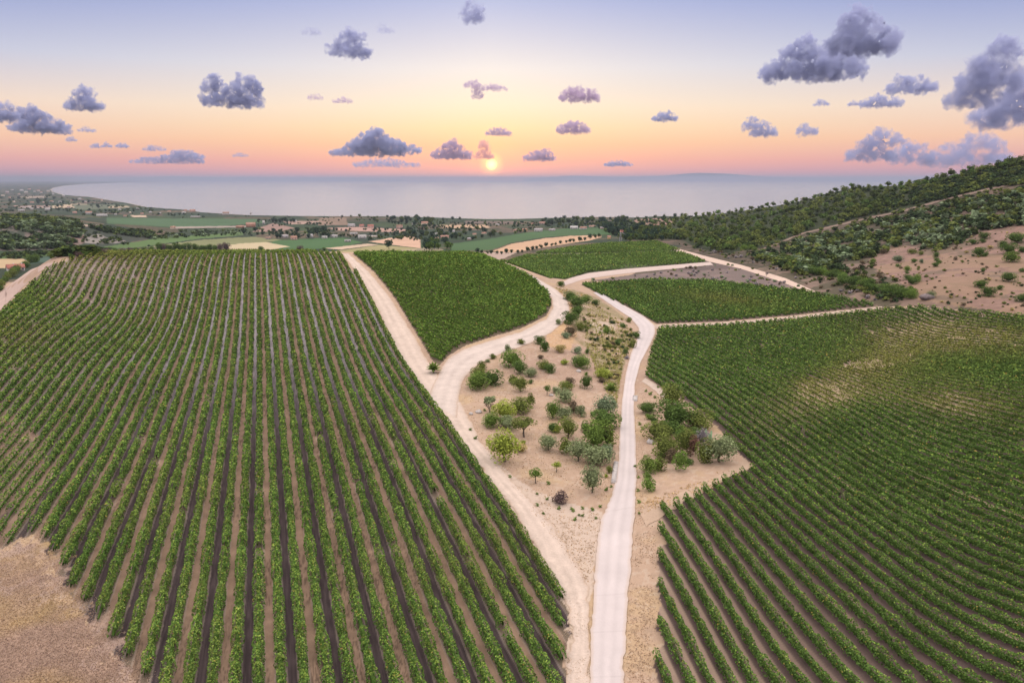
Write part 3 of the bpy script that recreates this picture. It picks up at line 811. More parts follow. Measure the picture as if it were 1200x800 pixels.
    top = (.5 + .70 * lump * high) * (.25 + .75 * kk)
    mz = np.interp(st, ss, gz); me_ = .16 * (vnoise(st, st * 0 + seed, 9, 7) - .5)
    prof = [(-.6, .28), (-1, .55), (-.7, .9), (.0, 1.0), (.7, .9), (1, .55), (.6, .28)]
    CV = []
    for a_, b_ in prof:
        o_ = p + me_ + a_ * hw
        CV.append(np.stack([u[0] * st + q[0] * o_, u[1] * st + q[1] * o_, mz + b_ * top], -1))
    CV = np.stack(CV, 1).reshape(-1, 3)
    k = len(prof)
    ii = np.arange(m - 1)[:, None] * k + np.arange(k - 1)[None]
    Q2 = np.stack([ii, ii + 1, ii + k + 1, ii + k], -1).reshape(-1, 4)
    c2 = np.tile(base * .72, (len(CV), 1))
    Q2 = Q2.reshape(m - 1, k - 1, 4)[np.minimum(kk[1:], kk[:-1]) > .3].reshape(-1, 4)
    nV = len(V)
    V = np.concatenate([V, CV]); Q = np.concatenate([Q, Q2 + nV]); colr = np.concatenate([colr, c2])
    return V, Q, colr
NROWS = 0
def add_rows(poly, vx, phase, base, label, group, dmin=0, gap=0, yel=None, thin=None, special=None, wide=1.0, high=1.0, tighten=0.0, hi=.42):
    global NROWS
    u, q, segs = block_rows(poly, vx, phase, dmin, tighten)
    segs.sort(key=lambda t: (t[0], t[1]))
    for i, (p, s0, s1) in enumerate(segs):
        if s1 - s0 > 12: s0 += rng.random() * 1.8; s1 -= rng.random() * 1.0
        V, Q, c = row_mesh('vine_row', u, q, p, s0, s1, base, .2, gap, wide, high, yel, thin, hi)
        lb = label
        if special: lb = special.get(i, special.get(i - len(segs), label))
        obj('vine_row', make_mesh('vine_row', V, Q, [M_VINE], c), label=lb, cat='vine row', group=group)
        NROWS += 1
G_BASE = (.092, .168, .036)
def thin_left(px, py, x, y):
    k = in_poly(px, py, [(-200, 440), (0, 470), (50, 515), (66, 548), (50, 600), (62, 655), (0, 660), (-200, 660)]) * .5
    k = np.maximum(k, gauss(px, py, 110, 318, 60, 14) * .7)
    k = np.maximum(k, gauss(px, py, 250, 299, 160, 6) * .2)
    return k
def yel_left(px, py, x, y):
    return np.clip(gauss(px, py, 100, 305, 90, 12) * .8 + gauss(px, py, 20, 395, 40, 18) * .5 + .25 * sstep(.5, .7, fbm(x, y, 25, 61)) + sstep(430, 300, py) * .25, 0, 1)
add_rows(VINE_LEFT, VP_LEFT, .45, G_BASE, 'long trellised vine row on the left hillside with bare soil strips either side', 'vine rows of the left hillside vineyard',
         gap=.08, thin=thin_left, yel=yel_left, wide=1.22, tighten=.5,
         special={-1: 'outermost vine row of the left vineyard, running beside the pale dirt track', 0: 'far left vine row of the hillside vineyard beside the curving farm track'})
add_rows(VINE_MID, VP_MID, 0, (.118, .205, .037), 'dense green vine row in the wedge shaped vineyard between the two dirt tracks', 'vine rows of the middle wedge vineyard',
         wide=.80, high=.9, tighten=.3, hi=.22, special={0: 'shortest vine row at the pointed tip of the wedge vineyard'})
def thin_main(px, py, x, y): return np.clip(yellow(px, py, x, y) * .55 + .35 * sstep(.62, .74, fbm(x, y, 16, 71)), 0, .8)
add_rows(VINE_MAIN, VP_MAIN, 0, (.092, .162, .037), 'dark green vine row in the big vineyard right of the road', 'vine rows of the big right vineyard',
         yel=yellow, thin=thin_main, gap=.04, wide=.82, tighten=.3, hi=.2,
         special={0: 'short vine row nearest the concrete road at the bottom of the right vineyard'})
add_rows(VINE_FAR, VP_MAIN, 0, (.096, .168, .038), 'narrow green vine row in the smaller vineyard behind the big right one', 'vine rows of the vineyard beyond the right track',
         yel=yellow, wide=.70, high=1.0, tighten=.2, dmin=240, hi=.14)
# the two vineyards far behind: beyond the 300 nearest rows, kept as one mass
def far_rows():
    Vs, Qs, Cs, n = [], [], [], 0
    for poly, dm in ((VINE_N1, 430), (VINE_N2, 520)):
        u, q, segs = block_rows(poly, VP_N, 0, dm)
        for p, s0, s1 in segs:
            def thin(px, py, x, y): return gauss(px, py, 745, 313, 40, 6) * .8
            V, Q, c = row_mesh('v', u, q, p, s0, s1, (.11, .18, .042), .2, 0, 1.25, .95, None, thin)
            Vs.append(V); Qs.append(Q + n); Cs.append(c); n += len(V)
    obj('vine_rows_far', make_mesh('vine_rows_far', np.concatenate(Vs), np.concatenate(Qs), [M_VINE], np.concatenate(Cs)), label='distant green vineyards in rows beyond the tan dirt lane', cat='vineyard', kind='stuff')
far_rows()
print('vine rows', NROWS)

# ------------------------------------------------------------------ crowns, shrubs and trees
PAL = {'dark': (.082, .132, .034), 'mid': (.120, .185, .040), 'grey': (.195, .235, .115), 'teal': (.034, .062, .038), 'scrub': (.042, .066, .028), 'lime': (.235, .285, .050), 'olive': (.135, .165, .042),
       'brown': (.135, .105, .065), 'ash': (.23, .205, .215), 'rust': (.21, .115, .085), 'straw': (.36, .30, .12), 'blue': (.155, .205, .115), 'pine': (.074, .102, .028), 'burnt': (.12, .085, .08)}
def crown_arrays(pal, seed, nleaf=700, leaf=.085, lumps=14, squash=.8, shape='dome', core=True):
    r_ = np.random.default_rng(seed)
    base = np.array(PAL[pal])
    d = r_.normal(size=(lumps, 3)); d[:, 2] = d[:, 2] * .9 + .25
    d /= np.linalg.norm(d, axis=1)[:, None]
    cen = np.array([0, 0, .48])
    amp = np.array([.29, .29, .29])
    if shape == 'dome': cen = np.array([0, 0, .40])
    if shape == 'umbrella': amp = np.array([.33, .33, .16]); cen = np.array([0, 0, .55])
    if shape == 'cone': amp = np.array([.22, .22, .34])
    lc = cen + d * amp * (.75 + .5 * r_.random((lumps, 1)))
    if shape == 'cone': lc[:, :2] *= (1.25 - lc[:, 2:3])
    lr = (.20 + .09 * r_.random(lumps)) * (.85 if shape in ('umbrella', 'cone') else 1)
    tone = .75 + .5 * r_.random(lumps)
    k = r_.integers(0, lumps, nleaf)
    n = r_.normal(size=(nleaf, 3)); n[:, 2] += .3
    n /= np.linalg.norm(n, axis=1)[:, None]
    P_ = lc[k] + n * lr[k][:, None] * (.82 + .22 * r_.random((nleaf, 1))) * np.array([1, 1, squash + .15])
    P_[:, 2] = np.clip(P_[:, 2], .015, None)
    kx = .47 / np.percentile(np.hypot(P_[:, 0], P_[:, 1]), 93); kz = .97 / np.percentile(P_[:, 2], 97)
    P_ = P_ * np.array([kx, kx, kz])
    V, Q = leaf_quads(P_, leaf * (.6 + .8 * r_.random(nleaf)), .3, r_, n * .8)
    f = r_.random(nleaf)
    c = base[None] * (tone[k] * (.6 + .75 * f))[:, None]
    c = np.where((r_.random(nleaf) < .15)[:, None], base * 1.6, c)
    c = np.repeat(c, 4, 0)
    if core:
        CV = []; a, b = 9, 6
        for i in range(b + 1):
            ph = math.pi * i / b
            for j in range(a):
                th = 2 * math.pi * j / a
                rr = .78 * (.8 + .4 * r_.random())
                CV.append(cen + np.array([math.cos(th) * math.sin(ph), math.sin(th) * math.sin(ph), math.cos(ph)]) * (amp + .02) * rr * (1.1 if shape != 'cone' else .95))
        CV = np.array(CV) * np.array([kx, kx, kz]); CV[:, 2] = np.clip(CV[:, 2], .01, None)
        Q2 = np.array([(i * a + j, i * a + (j + 1) % a, (i + 1) * a + (j + 1) % a, (i + 1) * a + j) for i in range(b) for j in range(a)])
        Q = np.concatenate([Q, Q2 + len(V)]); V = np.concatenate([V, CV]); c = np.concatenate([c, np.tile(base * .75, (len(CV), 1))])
    return V, Q, c
_cm = {}
def crown_mesh(pal, shape='dome', var=0, nleaf=700, leaf=.085, lumps=14):
    key = (pal, shape, var, nleaf)
    if key not in _cm:
        V, Q, c = crown_arrays(pal, hash((pal.__len__() * 7 + ord(pal[0]) * 31 + ord(pal[-1]), len(shape), var)) % 99991, nleaf, leaf, lumps, shape=shape)
        _cm[key] = make_mesh('crown', V, Q, [M_LEAF], c)
    return _cm[key]
_tm = {}
def trunk_mesh(var, frac, limbs=4, mat=None):
    """a tapered trunk reaching into a unit crown that starts at frac"""
    key = (var, round(frac, 2), limbs)
    if key not in _tm:
        r_ = random.Random(var * 77 + 5)
        mb = MB()
        p = np.array([0, 0, -.02]); top = np.array([r_.uniform(-.04, .04), r_.uniform(-.04, .04), frac + .12])
        mid = (p + top) / 2 + np.array([r_.uniform(-.03, .03), r_.uniform(-.03, .03), 0])
        mb.tube(p, mid, .045, .036, 7); mb.tube(mid, top, .036, .028, 7)
        for i in range(limbs):
            a = i * 2 * math.pi / limbs + r_.random()
            q = top + np.array([math.cos(a) * .22, math.sin(a) * .22, .22 + .1 * r_.random()])
            mb.tube(top - np.array([0, 0, .03]), q, .022, .008, 5)
        _tm[key] = mb.mesh('trunk', mat or M_BARK)
    return _tm[key]
def place(px, py, w, h, front=True):
    """world base, width and height of something seen at base pixel (px, py), w x h pixels"""
    (p,), (d,) = at([px], [py])
    W = w * d / F
    hd = np.array([p[0], p[1]]); hd = hd / np.linalg.norm(hd)
    beta = math.atan2(CAMZ - p[2], math.hypot(p[0], p[1]))
    Hh = (h * d / F - .45 * W * math.sin(beta)) / math.cos(beta)
    W *= 1.36; Hh = max(Hh * 1.02, .55 * W)
    if front:
        p = p + np.array([hd[0], hd[1], 0]) * W * .34
    z = float(H(p[0], p[1]))
    return (float(p[0]), float(p[1]), z - .04), W, Hh
_vc = [0]
def plant(px, py, w, h, kind, label, name=None, group=None):
    _vc[0] += 1
    v = _vc[0]
    spec = PLANTS[kind]
    pal, shape, frac, nm, cat = spec
    loc, W, Hh = place(px, py, w, h, frac == 0)
    rot = (v * 2.399) % 6.283
    big = W > 3.4
    if frac == 0:
        me = crown_mesh(pal, shape, v % 3, 1900 if big else 800, .052 if big else .08, 17 if big else 11)
        o = obj(name or nm, me, label=label, cat=cat, group=group, loc=loc)
        o.rotation_euler = (0, 0, rot); o.scale = (W, W, Hh * 1.06)
        return o
    e = bpy.data.objects.new(name or nm, None); COL.objects.link(e)
    e.location = loc; e.rotation_euler = (0, 0, rot); e.empty_display_size = .2
    tag(e, label, cat, group)
    c = obj('crown', crown_mesh(pal, shape if shape != 'dome' else 'ball', v % 3, 2000 if big else 800, .05 if big else .08, 18 if big else 11), e)
    ch = Hh * (1 - frac)
    c.scale = (W, W, ch * 1.08); c.location = (0, 0, Hh * frac - ch * .06)
    t = obj('trunk', trunk_mesh(v % 4, frac), e)
    k = max(W, Hh * .5)
    t.scale = (k, k, Hh)
    return e
PLANTS = {  # palette, crown shape, bare trunk share, name, category
    'dark': ('dark', 'dome', 0, 'bush', 'bush'), 'mid': ('mid', 'dome', 0, 'bush', 'bush'), 'oliveb': ('olive', 'dome', 0, 'bush', 'bush'), 'greyb': ('grey', 'dome', 0, 'bush', 'bush'),
    'lime': ('lime', 'dome', 0, 'bush', 'bush'), 'brown': ('brown', 'dome', 0, 'bush', 'bush'), 'straw': ('straw', 'dome', 0, 'bush', 'bush'), 'blue': ('blue', 'dome', 0, 'bush', 'bush'), 'burnt': ('burnt', 'dome', 0, 'dead_bush', 'bush'),
    'conb': ('dark', 'cone', 0, 'bush', 'bush'), 'cono': ('olive', 'cone', 0, 'bush', 'bush'), 'rust': ('rust', 'cone', 0, 'bush', 'bush'),
    'olive': ('grey', 'dome', .10, 'olive_tree', 'olive tree'), 'limet': ('lime', 'dome', .12, 'tree', 'tree'), 'darkt': ('olive', 'dome', .12, 'tree', 'tree'), 'midt': ('mid', 'dome', .08, 'tree', 'tree'),
    'umb': ('olive', 'umbrella', .3, 'tree', 'tree'), 'sap': ('mid', 'dome', .42, 'sapling', 'sapling'), 'sapl': ('lime', 'dome', .5, 'sapling', 'sapling'), 'browt': ('brown', 'dome', .2, 'tree', 'tree')}
BANK = [
 (560, 459, 22, 21, 'mid', 'large round green bush on the inside of the dirt track bend'),
 (577, 454, 21, 18, 'dark', 'dark low bush touching the round green bush at the track bend'),
 (562, 445, 17, 14, 'oliveb', 'olive green bush behind the round green bush at the track bend'),
 (565, 434, 9, 10, 'oliveb', 'topmost small bush of the clump at the track bend'),
 (601, 432, 21, 20, 'mid', 'tall green bush with a darker bush leaning on its right on the dry bank'),
 (609, 439, 14, 15, 'dark', 'darker bush pressed against the tall green bush on the dry bank'),
 (578, 421, 7, 6, 'oliveb', 'small olive tuft at the edge of the curving dirt track'),
 (572, 425, 5, 4, 'greyb', 'tiny pale tuft beside the curving dirt track'),
 (595, 412, 6, 8, 'greyb', 'pale thin bush just below the curving dirt track'),
 (611, 404, 8, 6, 'oliveb', 'small dull bush close under the middle of the curving track'),
 (632, 404, 10, 10, 'dark', 'left one of two dark leaning bushes high on the dry bank'),
 (638, 413, 9, 14, 'dark', 'right one of two dark leaning bushes high on the dry bank'),
 (610, 459, 16, 19, 'umbt', 'small olive yellow tree with a short trunk in the middle of the dry bank'),
 (601, 450, 10, 10, 'oliveb', 'dull bush at the left foot of the small olive yellow tree'),
 (622, 443, 13, 9, 'greyb', 'flat grey green bush right of the small olive yellow tree'),
 (622, 450, 5, 5, 'dark', 'tiny dark ball shaped bush under the flat grey green bush'),
 (644, 438, 12, 11, 'dark', 'dark bush joined to a thin yellowish bush on the dry bank'),
 (637, 434, 13, 11, 'oliveb', 'thin yellowish bush joined to a dark bush on the dry bank'),
 (641, 463, 7, 12, 'sap', 'small sapling with a bare thin stem below the thin yellowish bush'),
 (621, 478, 9, 16, 'cono', 'narrow upright bush with sparse leaves left of bare ground'),
 (574, 483, 13, 17, 'shag', 'shaggy pale shrub with dark bare stems on the left of the dry bank'),
 (591, 494, 22, 23, 'lime', 'bright yellow green round bush behind the largest lime tree'),
 (576, 503, 18, 18, 'mid', 'neat ball shaped green bush left of the bright yellow green bush'),
 (610, 487, 23, 20, 'oliveb', 'wide dull olive thicket behind the bright yellow green bush'),
 (614, 512, 22, 24, 'umb', 'flat topped tree with layered branches and a short trunk'),
 (594, 505, 19, 12, 'greyb', 'pale thin bush between the lime tree and the flat topped tree'),
 (591, 541, 32, 39, 'limet', 'largest lime green tree with a full round crown above the dirt track'),
 (613, 521, 6, 5, 'lime', 'small bright yellow tuft under the flat topped tree'),
 (611, 531, 12, 6, 'straw', 'straw yellow low plant on the bare ground right of the lime tree'),
 (648, 490, 15, 21, 'midt', 'green rounded small tree left of a grey green ball bush'),
 (660, 494, 16, 17, 'greyb', 'grey green ball shaped bush in front of pale bare ground'),
 (666, 513, 19, 25, 'darkt', 'dark brownish tree with a bare trunk above the lime tufted bushes'),
 (647, 507, 10, 11, 'dark', 'small dark bush left of the dark brownish tree'),
 (653, 508, 9, 9, 'lime', 'bright yellow tufted bush touching the small dark bush'),
 (643, 527, 19, 20, 'olive', 'leaning grey olive tree at the lower left of the olive group'),
 (662, 533, 14, 19, 'oliveb', 'yellow green bush between two grey olive trees'),
 (677, 540, 21, 26, 'olive', 'grey olive tree in the middle of the row above the saplings'),
 (690, 534, 11, 12, 'dark', 'small dark bush behind the right of the middle olive tree'),
 (699, 549, 27, 23, 'greyb', 'broad grey green olive bush above the lowest olive tree'),
 (694, 577, 20, 32, 'olive', 'lowest olive tree with a thin trunk standing beside the concrete road'),
 (711, 539, 15, 16, 'blue', 'bluish grey bush at the edge of the concrete road'),
 (699, 529, 28, 34, 'mid', 'biggest dark green bush beside the straight part of the road'),
 (713, 525, 13, 25, 'oliveb', 'yellowish bush on the right flank of the biggest dark green bush'),
 (708, 504, 27, 20, 'dark', 'wide dark mound of bush above the biggest dark green bush'),
 (707, 489, 23, 23, 'blue', 'grey green round bush topmost of the roadside clump'),
 (686, 507, 10, 13, 'dark', 'small dark bush left of the wide dark mound'),
 (672, 486, 11, 15, 'brown', 'brownish thin bush behind the dark brownish tree'),
 (681, 488, 11, 14, 'olive', 'thin pale olive sapling right of the brownish thin bush'),
 (662, 473, 18, 16, 'greyb', 'pale green round bush below the yellowish dark bush'),
 (663, 459, 14, 10, 'oliveb', 'yellowish dark bush on top of the pale green round bush'),
 (667, 452, 10, 9, 'brown', 'brown dry bush behind the yellowish dark bush'),
 (652, 461, 9, 7, 'greyb', 'small grey low bush left of the yellowish dark bush'),
 (687, 457, 11, 16, 'conb', 'dark upright cone shaped bush alone on pale soil'),
 (681, 433, 17, 16, 'mid', 'green bush with a lighter crown high on the bank'),
 (674, 428, 9, 10, 'greyb', 'pale bush on the left of the green bush high on the bank'),
 (676, 415, 9, 8, 'blue', 'small bluish bush above the green bush high on the bank'),
 (688, 415, 5, 6, 'dark', 'tiny dark bush right of the small bluish bush'),
 (687, 440, 4, 4, 'mid', 'tiny green bush above the dark cone shaped bush'),
 (662, 428, 8, 6, 'lime', 'small yellow green low bush on rust coloured grass'),
 (707, 445, 15, 10, 'lime', 'bright yellow flowering bush left of the road'),
 (705, 449, 8, 6, 'brown', 'small brown bush under the bright yellow flowering bush'),
 (656, 414, 11, 9, 'straw', 'yellow dry bush on the rust coloured grass'),
 (634, 421, 6, 5, 'brown', 'small brown tuft under the two leaning bushes'),
 (652, 553, 9, 13, 'sapl', 'slender yellow green sapling below the row of olives'),
 (628, 566, 12, 18, 'sap', 'round headed sapling with a bare stem alone on straw ground'),
 (656, 592, 15, 14, 'burnt', 'burnt brown and black bush on the bare ground'),
 (714, 555, 6, 9, 'oliveb', 'small dark bush by the pale stone drain at the road edge'),
 (710, 560, 4, 5, 'lime', 'tiny yellow bush by the pale stone drain at the road edge'),
 (668, 353, 13, 10, 'dark', 'dark bush at the outer edge of the track, farthest of three'),
 (676, 361, 17, 12, 'dark', 'widest dark bush at the outer edge of the track bend'),
 (676, 371, 12, 12, 'dark', 'dark round bush above the large ball bush by the track'),
 (668, 381, 16, 15, 'dark', 'large dark ball bush beside the narrow part of the track'),
 (680, 388, 12, 11, 'oliveb', 'dull green bush right below the large dark ball bush'),
 (655, 381, 6, 7, 'greyb', 'small grey bush left of the large dark ball bush'),
 (669, 395, 11, 13, 'brown', 'brown dead looking bush under the large dark ball bush'),
 (663, 397, 9, 7, 'blue', 'greyish low bush beside the brown dead looking bush'),
 (687, 355, 11, 8, 'mid', 'light green bush behind the widest dark bush at the bend'),
 (657, 336, 8, 4, 'dark', 'flat dark bush where the tan lane meets the track'),
 (737, 378, 6, 6, 'oliveb', 'small bush on the crest of the grassy bank by the road curve'),
 (724, 405, 7, 7, 'dark', 'small dark bush low on the grassy bank'),
 (712, 408, 6, 6, 'oliveb', 'small dull bush in the middle of the grassy bank'),
 (711, 391, 8, 6, 'mid', 'flat green bush beside the white stones of the grassy bank'),
 (741, 408, 8, 10, 'oliveb', 'dull bush at the road edge on the grassy bank'),
 (746, 397, 8, 8, 'dark', 'dark bush hanging over the road curve'),
 (733, 416, 6, 8, 'dark', 'dark narrow bush by the road under the dull bush'),
 (735, 421, 5, 4, 'ash', 'ashen dry bush by the road under the dark narrow bush'),
 (698, 358, 8, 5, 'dark', 'low dark bush on the top edge of the grassy bank'),
 (730, 384, 7, 5, 'dark', 'low dark bush near the crest of the grassy bank'),
 # right of the road
 (758, 486, 17, 13, 'dark', 'dark round bush alone right of the concrete road'),
 (761, 492, 8, 7, 'mid', 'small green bush under the dark round bush right of the road'),
 (766, 497, 8, 9, 'dark', 'small dark bush at the upper left corner of the thicket'),
 (787, 480, 24, 28, 'oliveb', 'tall grey olive bush at the top of the roadside thicket'),
 (790, 506, 38, 34, 'dark', 'widest dark bush in the middle of the roadside thicket'),
 (816, 506, 30, 22, 'oliveb', 'olive yellow bush at the right top of the thicket beside the vines'),
 (771, 519, 28, 24, 'oliveb', 'dark yellow green bush at the left side of the thicket'),
 (780, 537, 28, 25, 'oliveb', 'large yellow green bush at the lower left of the thicket'),
 (797, 517, 10, 18, 'mid', 'narrow pale green bush in the centre of the thicket'),
 (803, 535, 17, 31, 'cono', 'upright yellow bush in front of the reddish bush'),
 (812, 536, 11, 25, 'rust', 'reddish brown withered bush inside the thicket'),
 (822, 530, 17, 29, 'deadt', 'bare grey dead tree in the thicket'),
 (830, 517, 8, 16, 'cactus', 'pale green column cactus clump behind the dead tree'),
 (826, 545, 20, 28, 'oliveb', 'bright yellow green bush left of the pale olive tree'),
 (843, 541, 29, 34, 'olive', 'pale olive tree with a forked trunk at the right end of the thicket'),
 (797, 553, 15, 22, 'midc', 'upright green bush in front of the thicket on bare ground'),
 (761, 556, 18, 20, 'limed', 'left half of the green bush pair beside the road below the thicket'),
 (772, 553, 14, 16, 'oliveb', 'right half of the green bush pair beside the road below the thicket'),
 (759, 563, 8, 9, 'mid', 'small pale bush under the green bush pair'),
 (760, 577, 13, 16, 'mid', 'lowest round bush at the edge of the bare clearing'),
 (776, 538, 8, 9, 'mid', 'small round green bush in front of the large yellow green bush'),
 (786, 543, 13, 17, 'brown', 'withered brown bush at the front of the thicket'),
 (801, 524, 18, 18, 'dark', 'dark bush in the middle of the thicket behind the upright yellow bush'),
 (783, 512, 22, 18, 'dark', 'dark bush between the widest dark bush and the dark yellow green bush'),
 (815, 519, 18, 16, 'dark', 'dark bush behind the reddish withered bush'),
 (806, 545, 10, 9, 'dark', 'low dark bush behind the upright green bush'),
]
PLANTS['umbt'] = ('olive', 'dome', .12, 'tree', 'tree'); PLANTS['midc'] = ('mid', 'cone', 0, 'bush', 'bush'); PLANTS['limed'] = ('lime', 'dome', 0, 'bush', 'bush'); PLANTS['ash'] = ('ash', 'dome', 0, 'dead_bush', 'bush')
PAL['lime2'] = (.14, .20, .045); PLANTS['limed'] = ('lime2', 'dome', 0, 'bush', 'bush')
def dead_tree(px, py, w, h, label, mat=None, name='dead_tree', leafy=None, cat='dead tree'):
    loc, W, Hh = place(px, py, w, h, False)
    r_ = random.Random(int(px * 3 + py))
    mb = MB()
    def grow(p, d, ln, rad, lvl):
        q = p + d * ln
        mb.tube(p, q, rad, rad * .6, 5)
        if lvl == 0: return
        for _ in range(4 if lvl > 1 else 3):
            nd = d * .7 + np.array([r_.gauss(0, .5), r_.gauss(0, .5), r_.gauss(.15, .3)]); nd /= np.linalg.norm(nd)
            grow(p + d * ln * r_.uniform(.55, 1), nd, ln * r_.uniform(.55, .8), rad * .55, lvl - 1)
    for i in range(3):
        a = i * 2.1 + r_.random()
        d = np.array([math.cos(a) * .35, math.sin(a) * .35, 1.0]); d /= np.linalg.norm(d)
        grow(np.zeros(3), d, Hh * .42, Hh * .028, 3)
    e = bpy.data.objects.new(name, None); COL.objects.link(e); e.location = loc; tag(e, label, cat)
    obj('branches' if leafy is None else 'stems', mb.mesh('branches', mat or M_DEAD), e)
    if leafy:
        c = obj('crown', crown_mesh(leafy, 'umbrella', 1, 520, .10, 11), e); c.scale = (W, W, Hh * .8); c.location = (0, 0, Hh * .4)
    else:
        c = obj('dry_twigs', crown_mesh('ash', 'ball', 2, 520, .05, 11), e); c.scale = (W * .8, W * .8, Hh * .8); c.location = (0, 0, Hh * .25)
    return e
def cactus(px, py, w, h, label):
    loc, W, Hh = place(px, py, w, h, False)
    e = bpy.data.objects.new('cactus', None); COL.objects.link(e); e.location = loc; tag(e, label, 'cactus')
    m = plain_mat('cactus_skin', (.18, .27, .15), .6, .2, 3)
    r_ = random.Random(3)
    for i in range(6):
        mb = MB()
        x0, y0 = r_.uniform(-.4, .4) * W, r_.uniform(-.4, .4) * W
        hh = Hh * r_.uniform(.6, 1)
        mb.tube((x0, y0, -.1), (x0, y0, hh * .9), W * .10, W * .11, 9); mb.tube((x0, y0, hh * .9), (x0, y0, hh), W * .11, W * .04, 9)
        obj('column', mb.mesh('column', m), e)
for (bx, by, bw, bh, kind, lab) in BANK:
    if kind == 'shag': dead_tree(bx, by, bw, bh, lab, M_BARK, 'shrub', 'greyb' if False else 'grey', 'shrub')
    elif kind == 'deadt': dead_tree(bx, by, bw, bh, lab)
    elif kind == 'cactus': cactus(bx, by, bw, bh, lab)
    else: plant(bx, by, bw, bh, kind, lab)

def fronds(name, px, py, w, h, n, trunk, label, cat, pal, droop=.9):
    loc, W, Hh = place(px, py, w, h, False)
    e = bpy.data.objects.new(name, None); COL.objects.link(e); e.location = loc; tag(e, label, cat)
    th = Hh * trunk
    if trunk > 0:
        mb = MB(); mb.tube((0, 0, -.1), (0, 0, th * .5), .26, .20, 9); mb.tube((0, 0, th * .5), (0, 0, th), .20, .24, 9)
        obj('trunk', mb.mesh('trunk', M_BARK), e)
    r_ = random.Random(9)
    for i in range(n):
        a = i * 2.399; el = .25 + 1.15 * (i / n)
        V, Q = [], []
        p = np.array([0, 0, th]); d = np.array([math.cos(a) * math.cos(el), math.sin(a) * math.cos(el), math.sin(el)])
        side = np.array([-math.sin(a), math.cos(a), 0]); ln = W * .55
        k = 7
        for j in range(k):
            t = j / (k - 1)
            wd = ln * (.05 + .16 * math.sin(math.pi * min(1, t * .9 + .1)))
            V += [p - side * wd + np.array([0, 0, -.3 * wd]), p, p + side * wd + np.array([0, 0, -.3 * wd])]
            p = p + d * ln / (k - 1)
            d = d + np.array([0, 0, -droop / k]); d /= np.linalg.norm(d)
        for j in range(k - 1):
            b = j * 3; Q += [(b, b + 1, b + 4, b + 3), (b + 1, b + 2, b + 5, b + 4)]
        c = np.tile(np.array(PAL[pal]) * r_.uniform(.75, 1.3), (len(V), 1))
        obj('frond', make_mesh('frond', V, Q, [M_LEAF], c), e)
fronds('palm_tree', 508, 437, 13, 13, 30, .34, 'small palm tree at the tip of the wedge vineyard between the dirt tracks', 'palm tree', 'lime2')
fronds('agave', 716, 457, 13, 12, 22, 0, 'spiky bright green agave on the bank left of the road', 'agave', 'lime2', .35)

# small green tufts on the bare ground above the track fork
TUFT = make_mesh('tuft', *crown_arrays('mid', 77, 90, .22, 7, core=False)[:2], [M_LEAF], crown_arrays('mid', 77, 90, .22, 7, core=False)[2])
for i, (tx, ty) in enumerate([(630, 580), (642, 586), (655, 597), (669, 597), (682, 597), (694, 599), (679, 605), (683.5, 605.5), (674, 610), (698, 608), (629, 593), (671, 600), (637, 603), (704, 595), (711, 575), (716, 571), (597, 560), (642, 568), (568, 482), (552, 505), (558, 515),
                               (748, 560), (747, 576), (748, 590), (749, 603), (745, 548), (763, 463), (757, 459), (749, 498), (752, 504), (771, 455), (768, 467)]):
    loc, W, Hh = place(tx, ty, 3.2 + (i % 3) * .6, 3, True)
    o = obj('grass_tuft', TUFT, label='small green tuft on bare dry ground beside the tracks', cat='grass tuft', group='small green tufts on the bare ground', loc=loc)
    o.scale = (W, W, W * .7); o.rotation_euler = (0, 0, i)

# stones and small built things by the road
M_STONE = plain_mat('pale_stone', (.40, .37, .35), .9, .2, 1.5)
M_WHITE = plain_mat('white_plaster', (.46, .44, .42), .85, .08, .6)
def rock(px, py, w, h, label, mat=None):
    loc, W, Hh = place(px, py, w, h, True)
    r_ = np.random.default_rng(int(px))
    V = []; a, b = 9, 6
    for i in range(b + 1):
        ph = math.pi * i / b
        for j in range(a):
            t = 2 * math.pi * j / a
            k = .8 + .35 * r_.random()
            V.append((math.cos(t) * math.sin(ph) * .5 * W * k, math.sin(t) * math.sin(ph) * .5 * W * k, math.cos(ph) * .5 * Hh * k + .3 * Hh))
    Q = [(i * a + j, (i + 1) * a + j, (i + 1) * a + (j + 1) % a, i * a + (j + 1) % a) for i in range(b) for j in range(a)]
    obj('boulder', make_mesh('boulder', V, Q, [mat or M_STONE]), label=label, cat='boulder', loc=loc)
rock(762, 520, 7, 7, 'grey boulder at the left edge of the roadside thicket')
rock(561, 484, 6, 5, 'white stone left of the shaggy shrub with dark stems')
rock(552, 486, 4, 4, 'small pale stone farthest left on the dry bank')
rock(646, 464, 4, 3, 'little grey stone by the sapling with the bare stem')
rock(678, 436, 5, 3, 'grey stone under the green bush high on the bank')
rock(1086, 352, 11, 7, 'low grey rock pile at the foot of the pink slope', plain_mat('grey_rock', (.17, .14, .14), .95, .35, .8))
def slab(px0, py0, px1, py1, wid, thick, label, name, cat):
    (a, b), _ = at([px0, px1], [py0, py1])
    d = b - a; ln = np.linalg.norm(d[:2]); ang = math.atan2(d[1], d[0])
    mb = MB(); mb.box(0, -wid / 2, -.5, ln, wid / 2, thick); mb.box(.08, -wid / 2 + .08, thick, ln - .08, wid / 2 - .08, thick + .05)
    o = obj(name, mb.mesh(name, M_STONE), label=label, cat=cat, loc=(a[0], a[1], min(a[2], b[2])))
    o.rotation_euler = (0, 0, ang)
slab(719, 566, 722, 542, .9, .45, 'pale stone drain wall along the left road edge', 'drain_wall', 'wall')
slab(744, 470, 744.5, 464, 1.2, .3, 'square pale concrete slab on the right road edge', 'concrete_slab', 'slab')

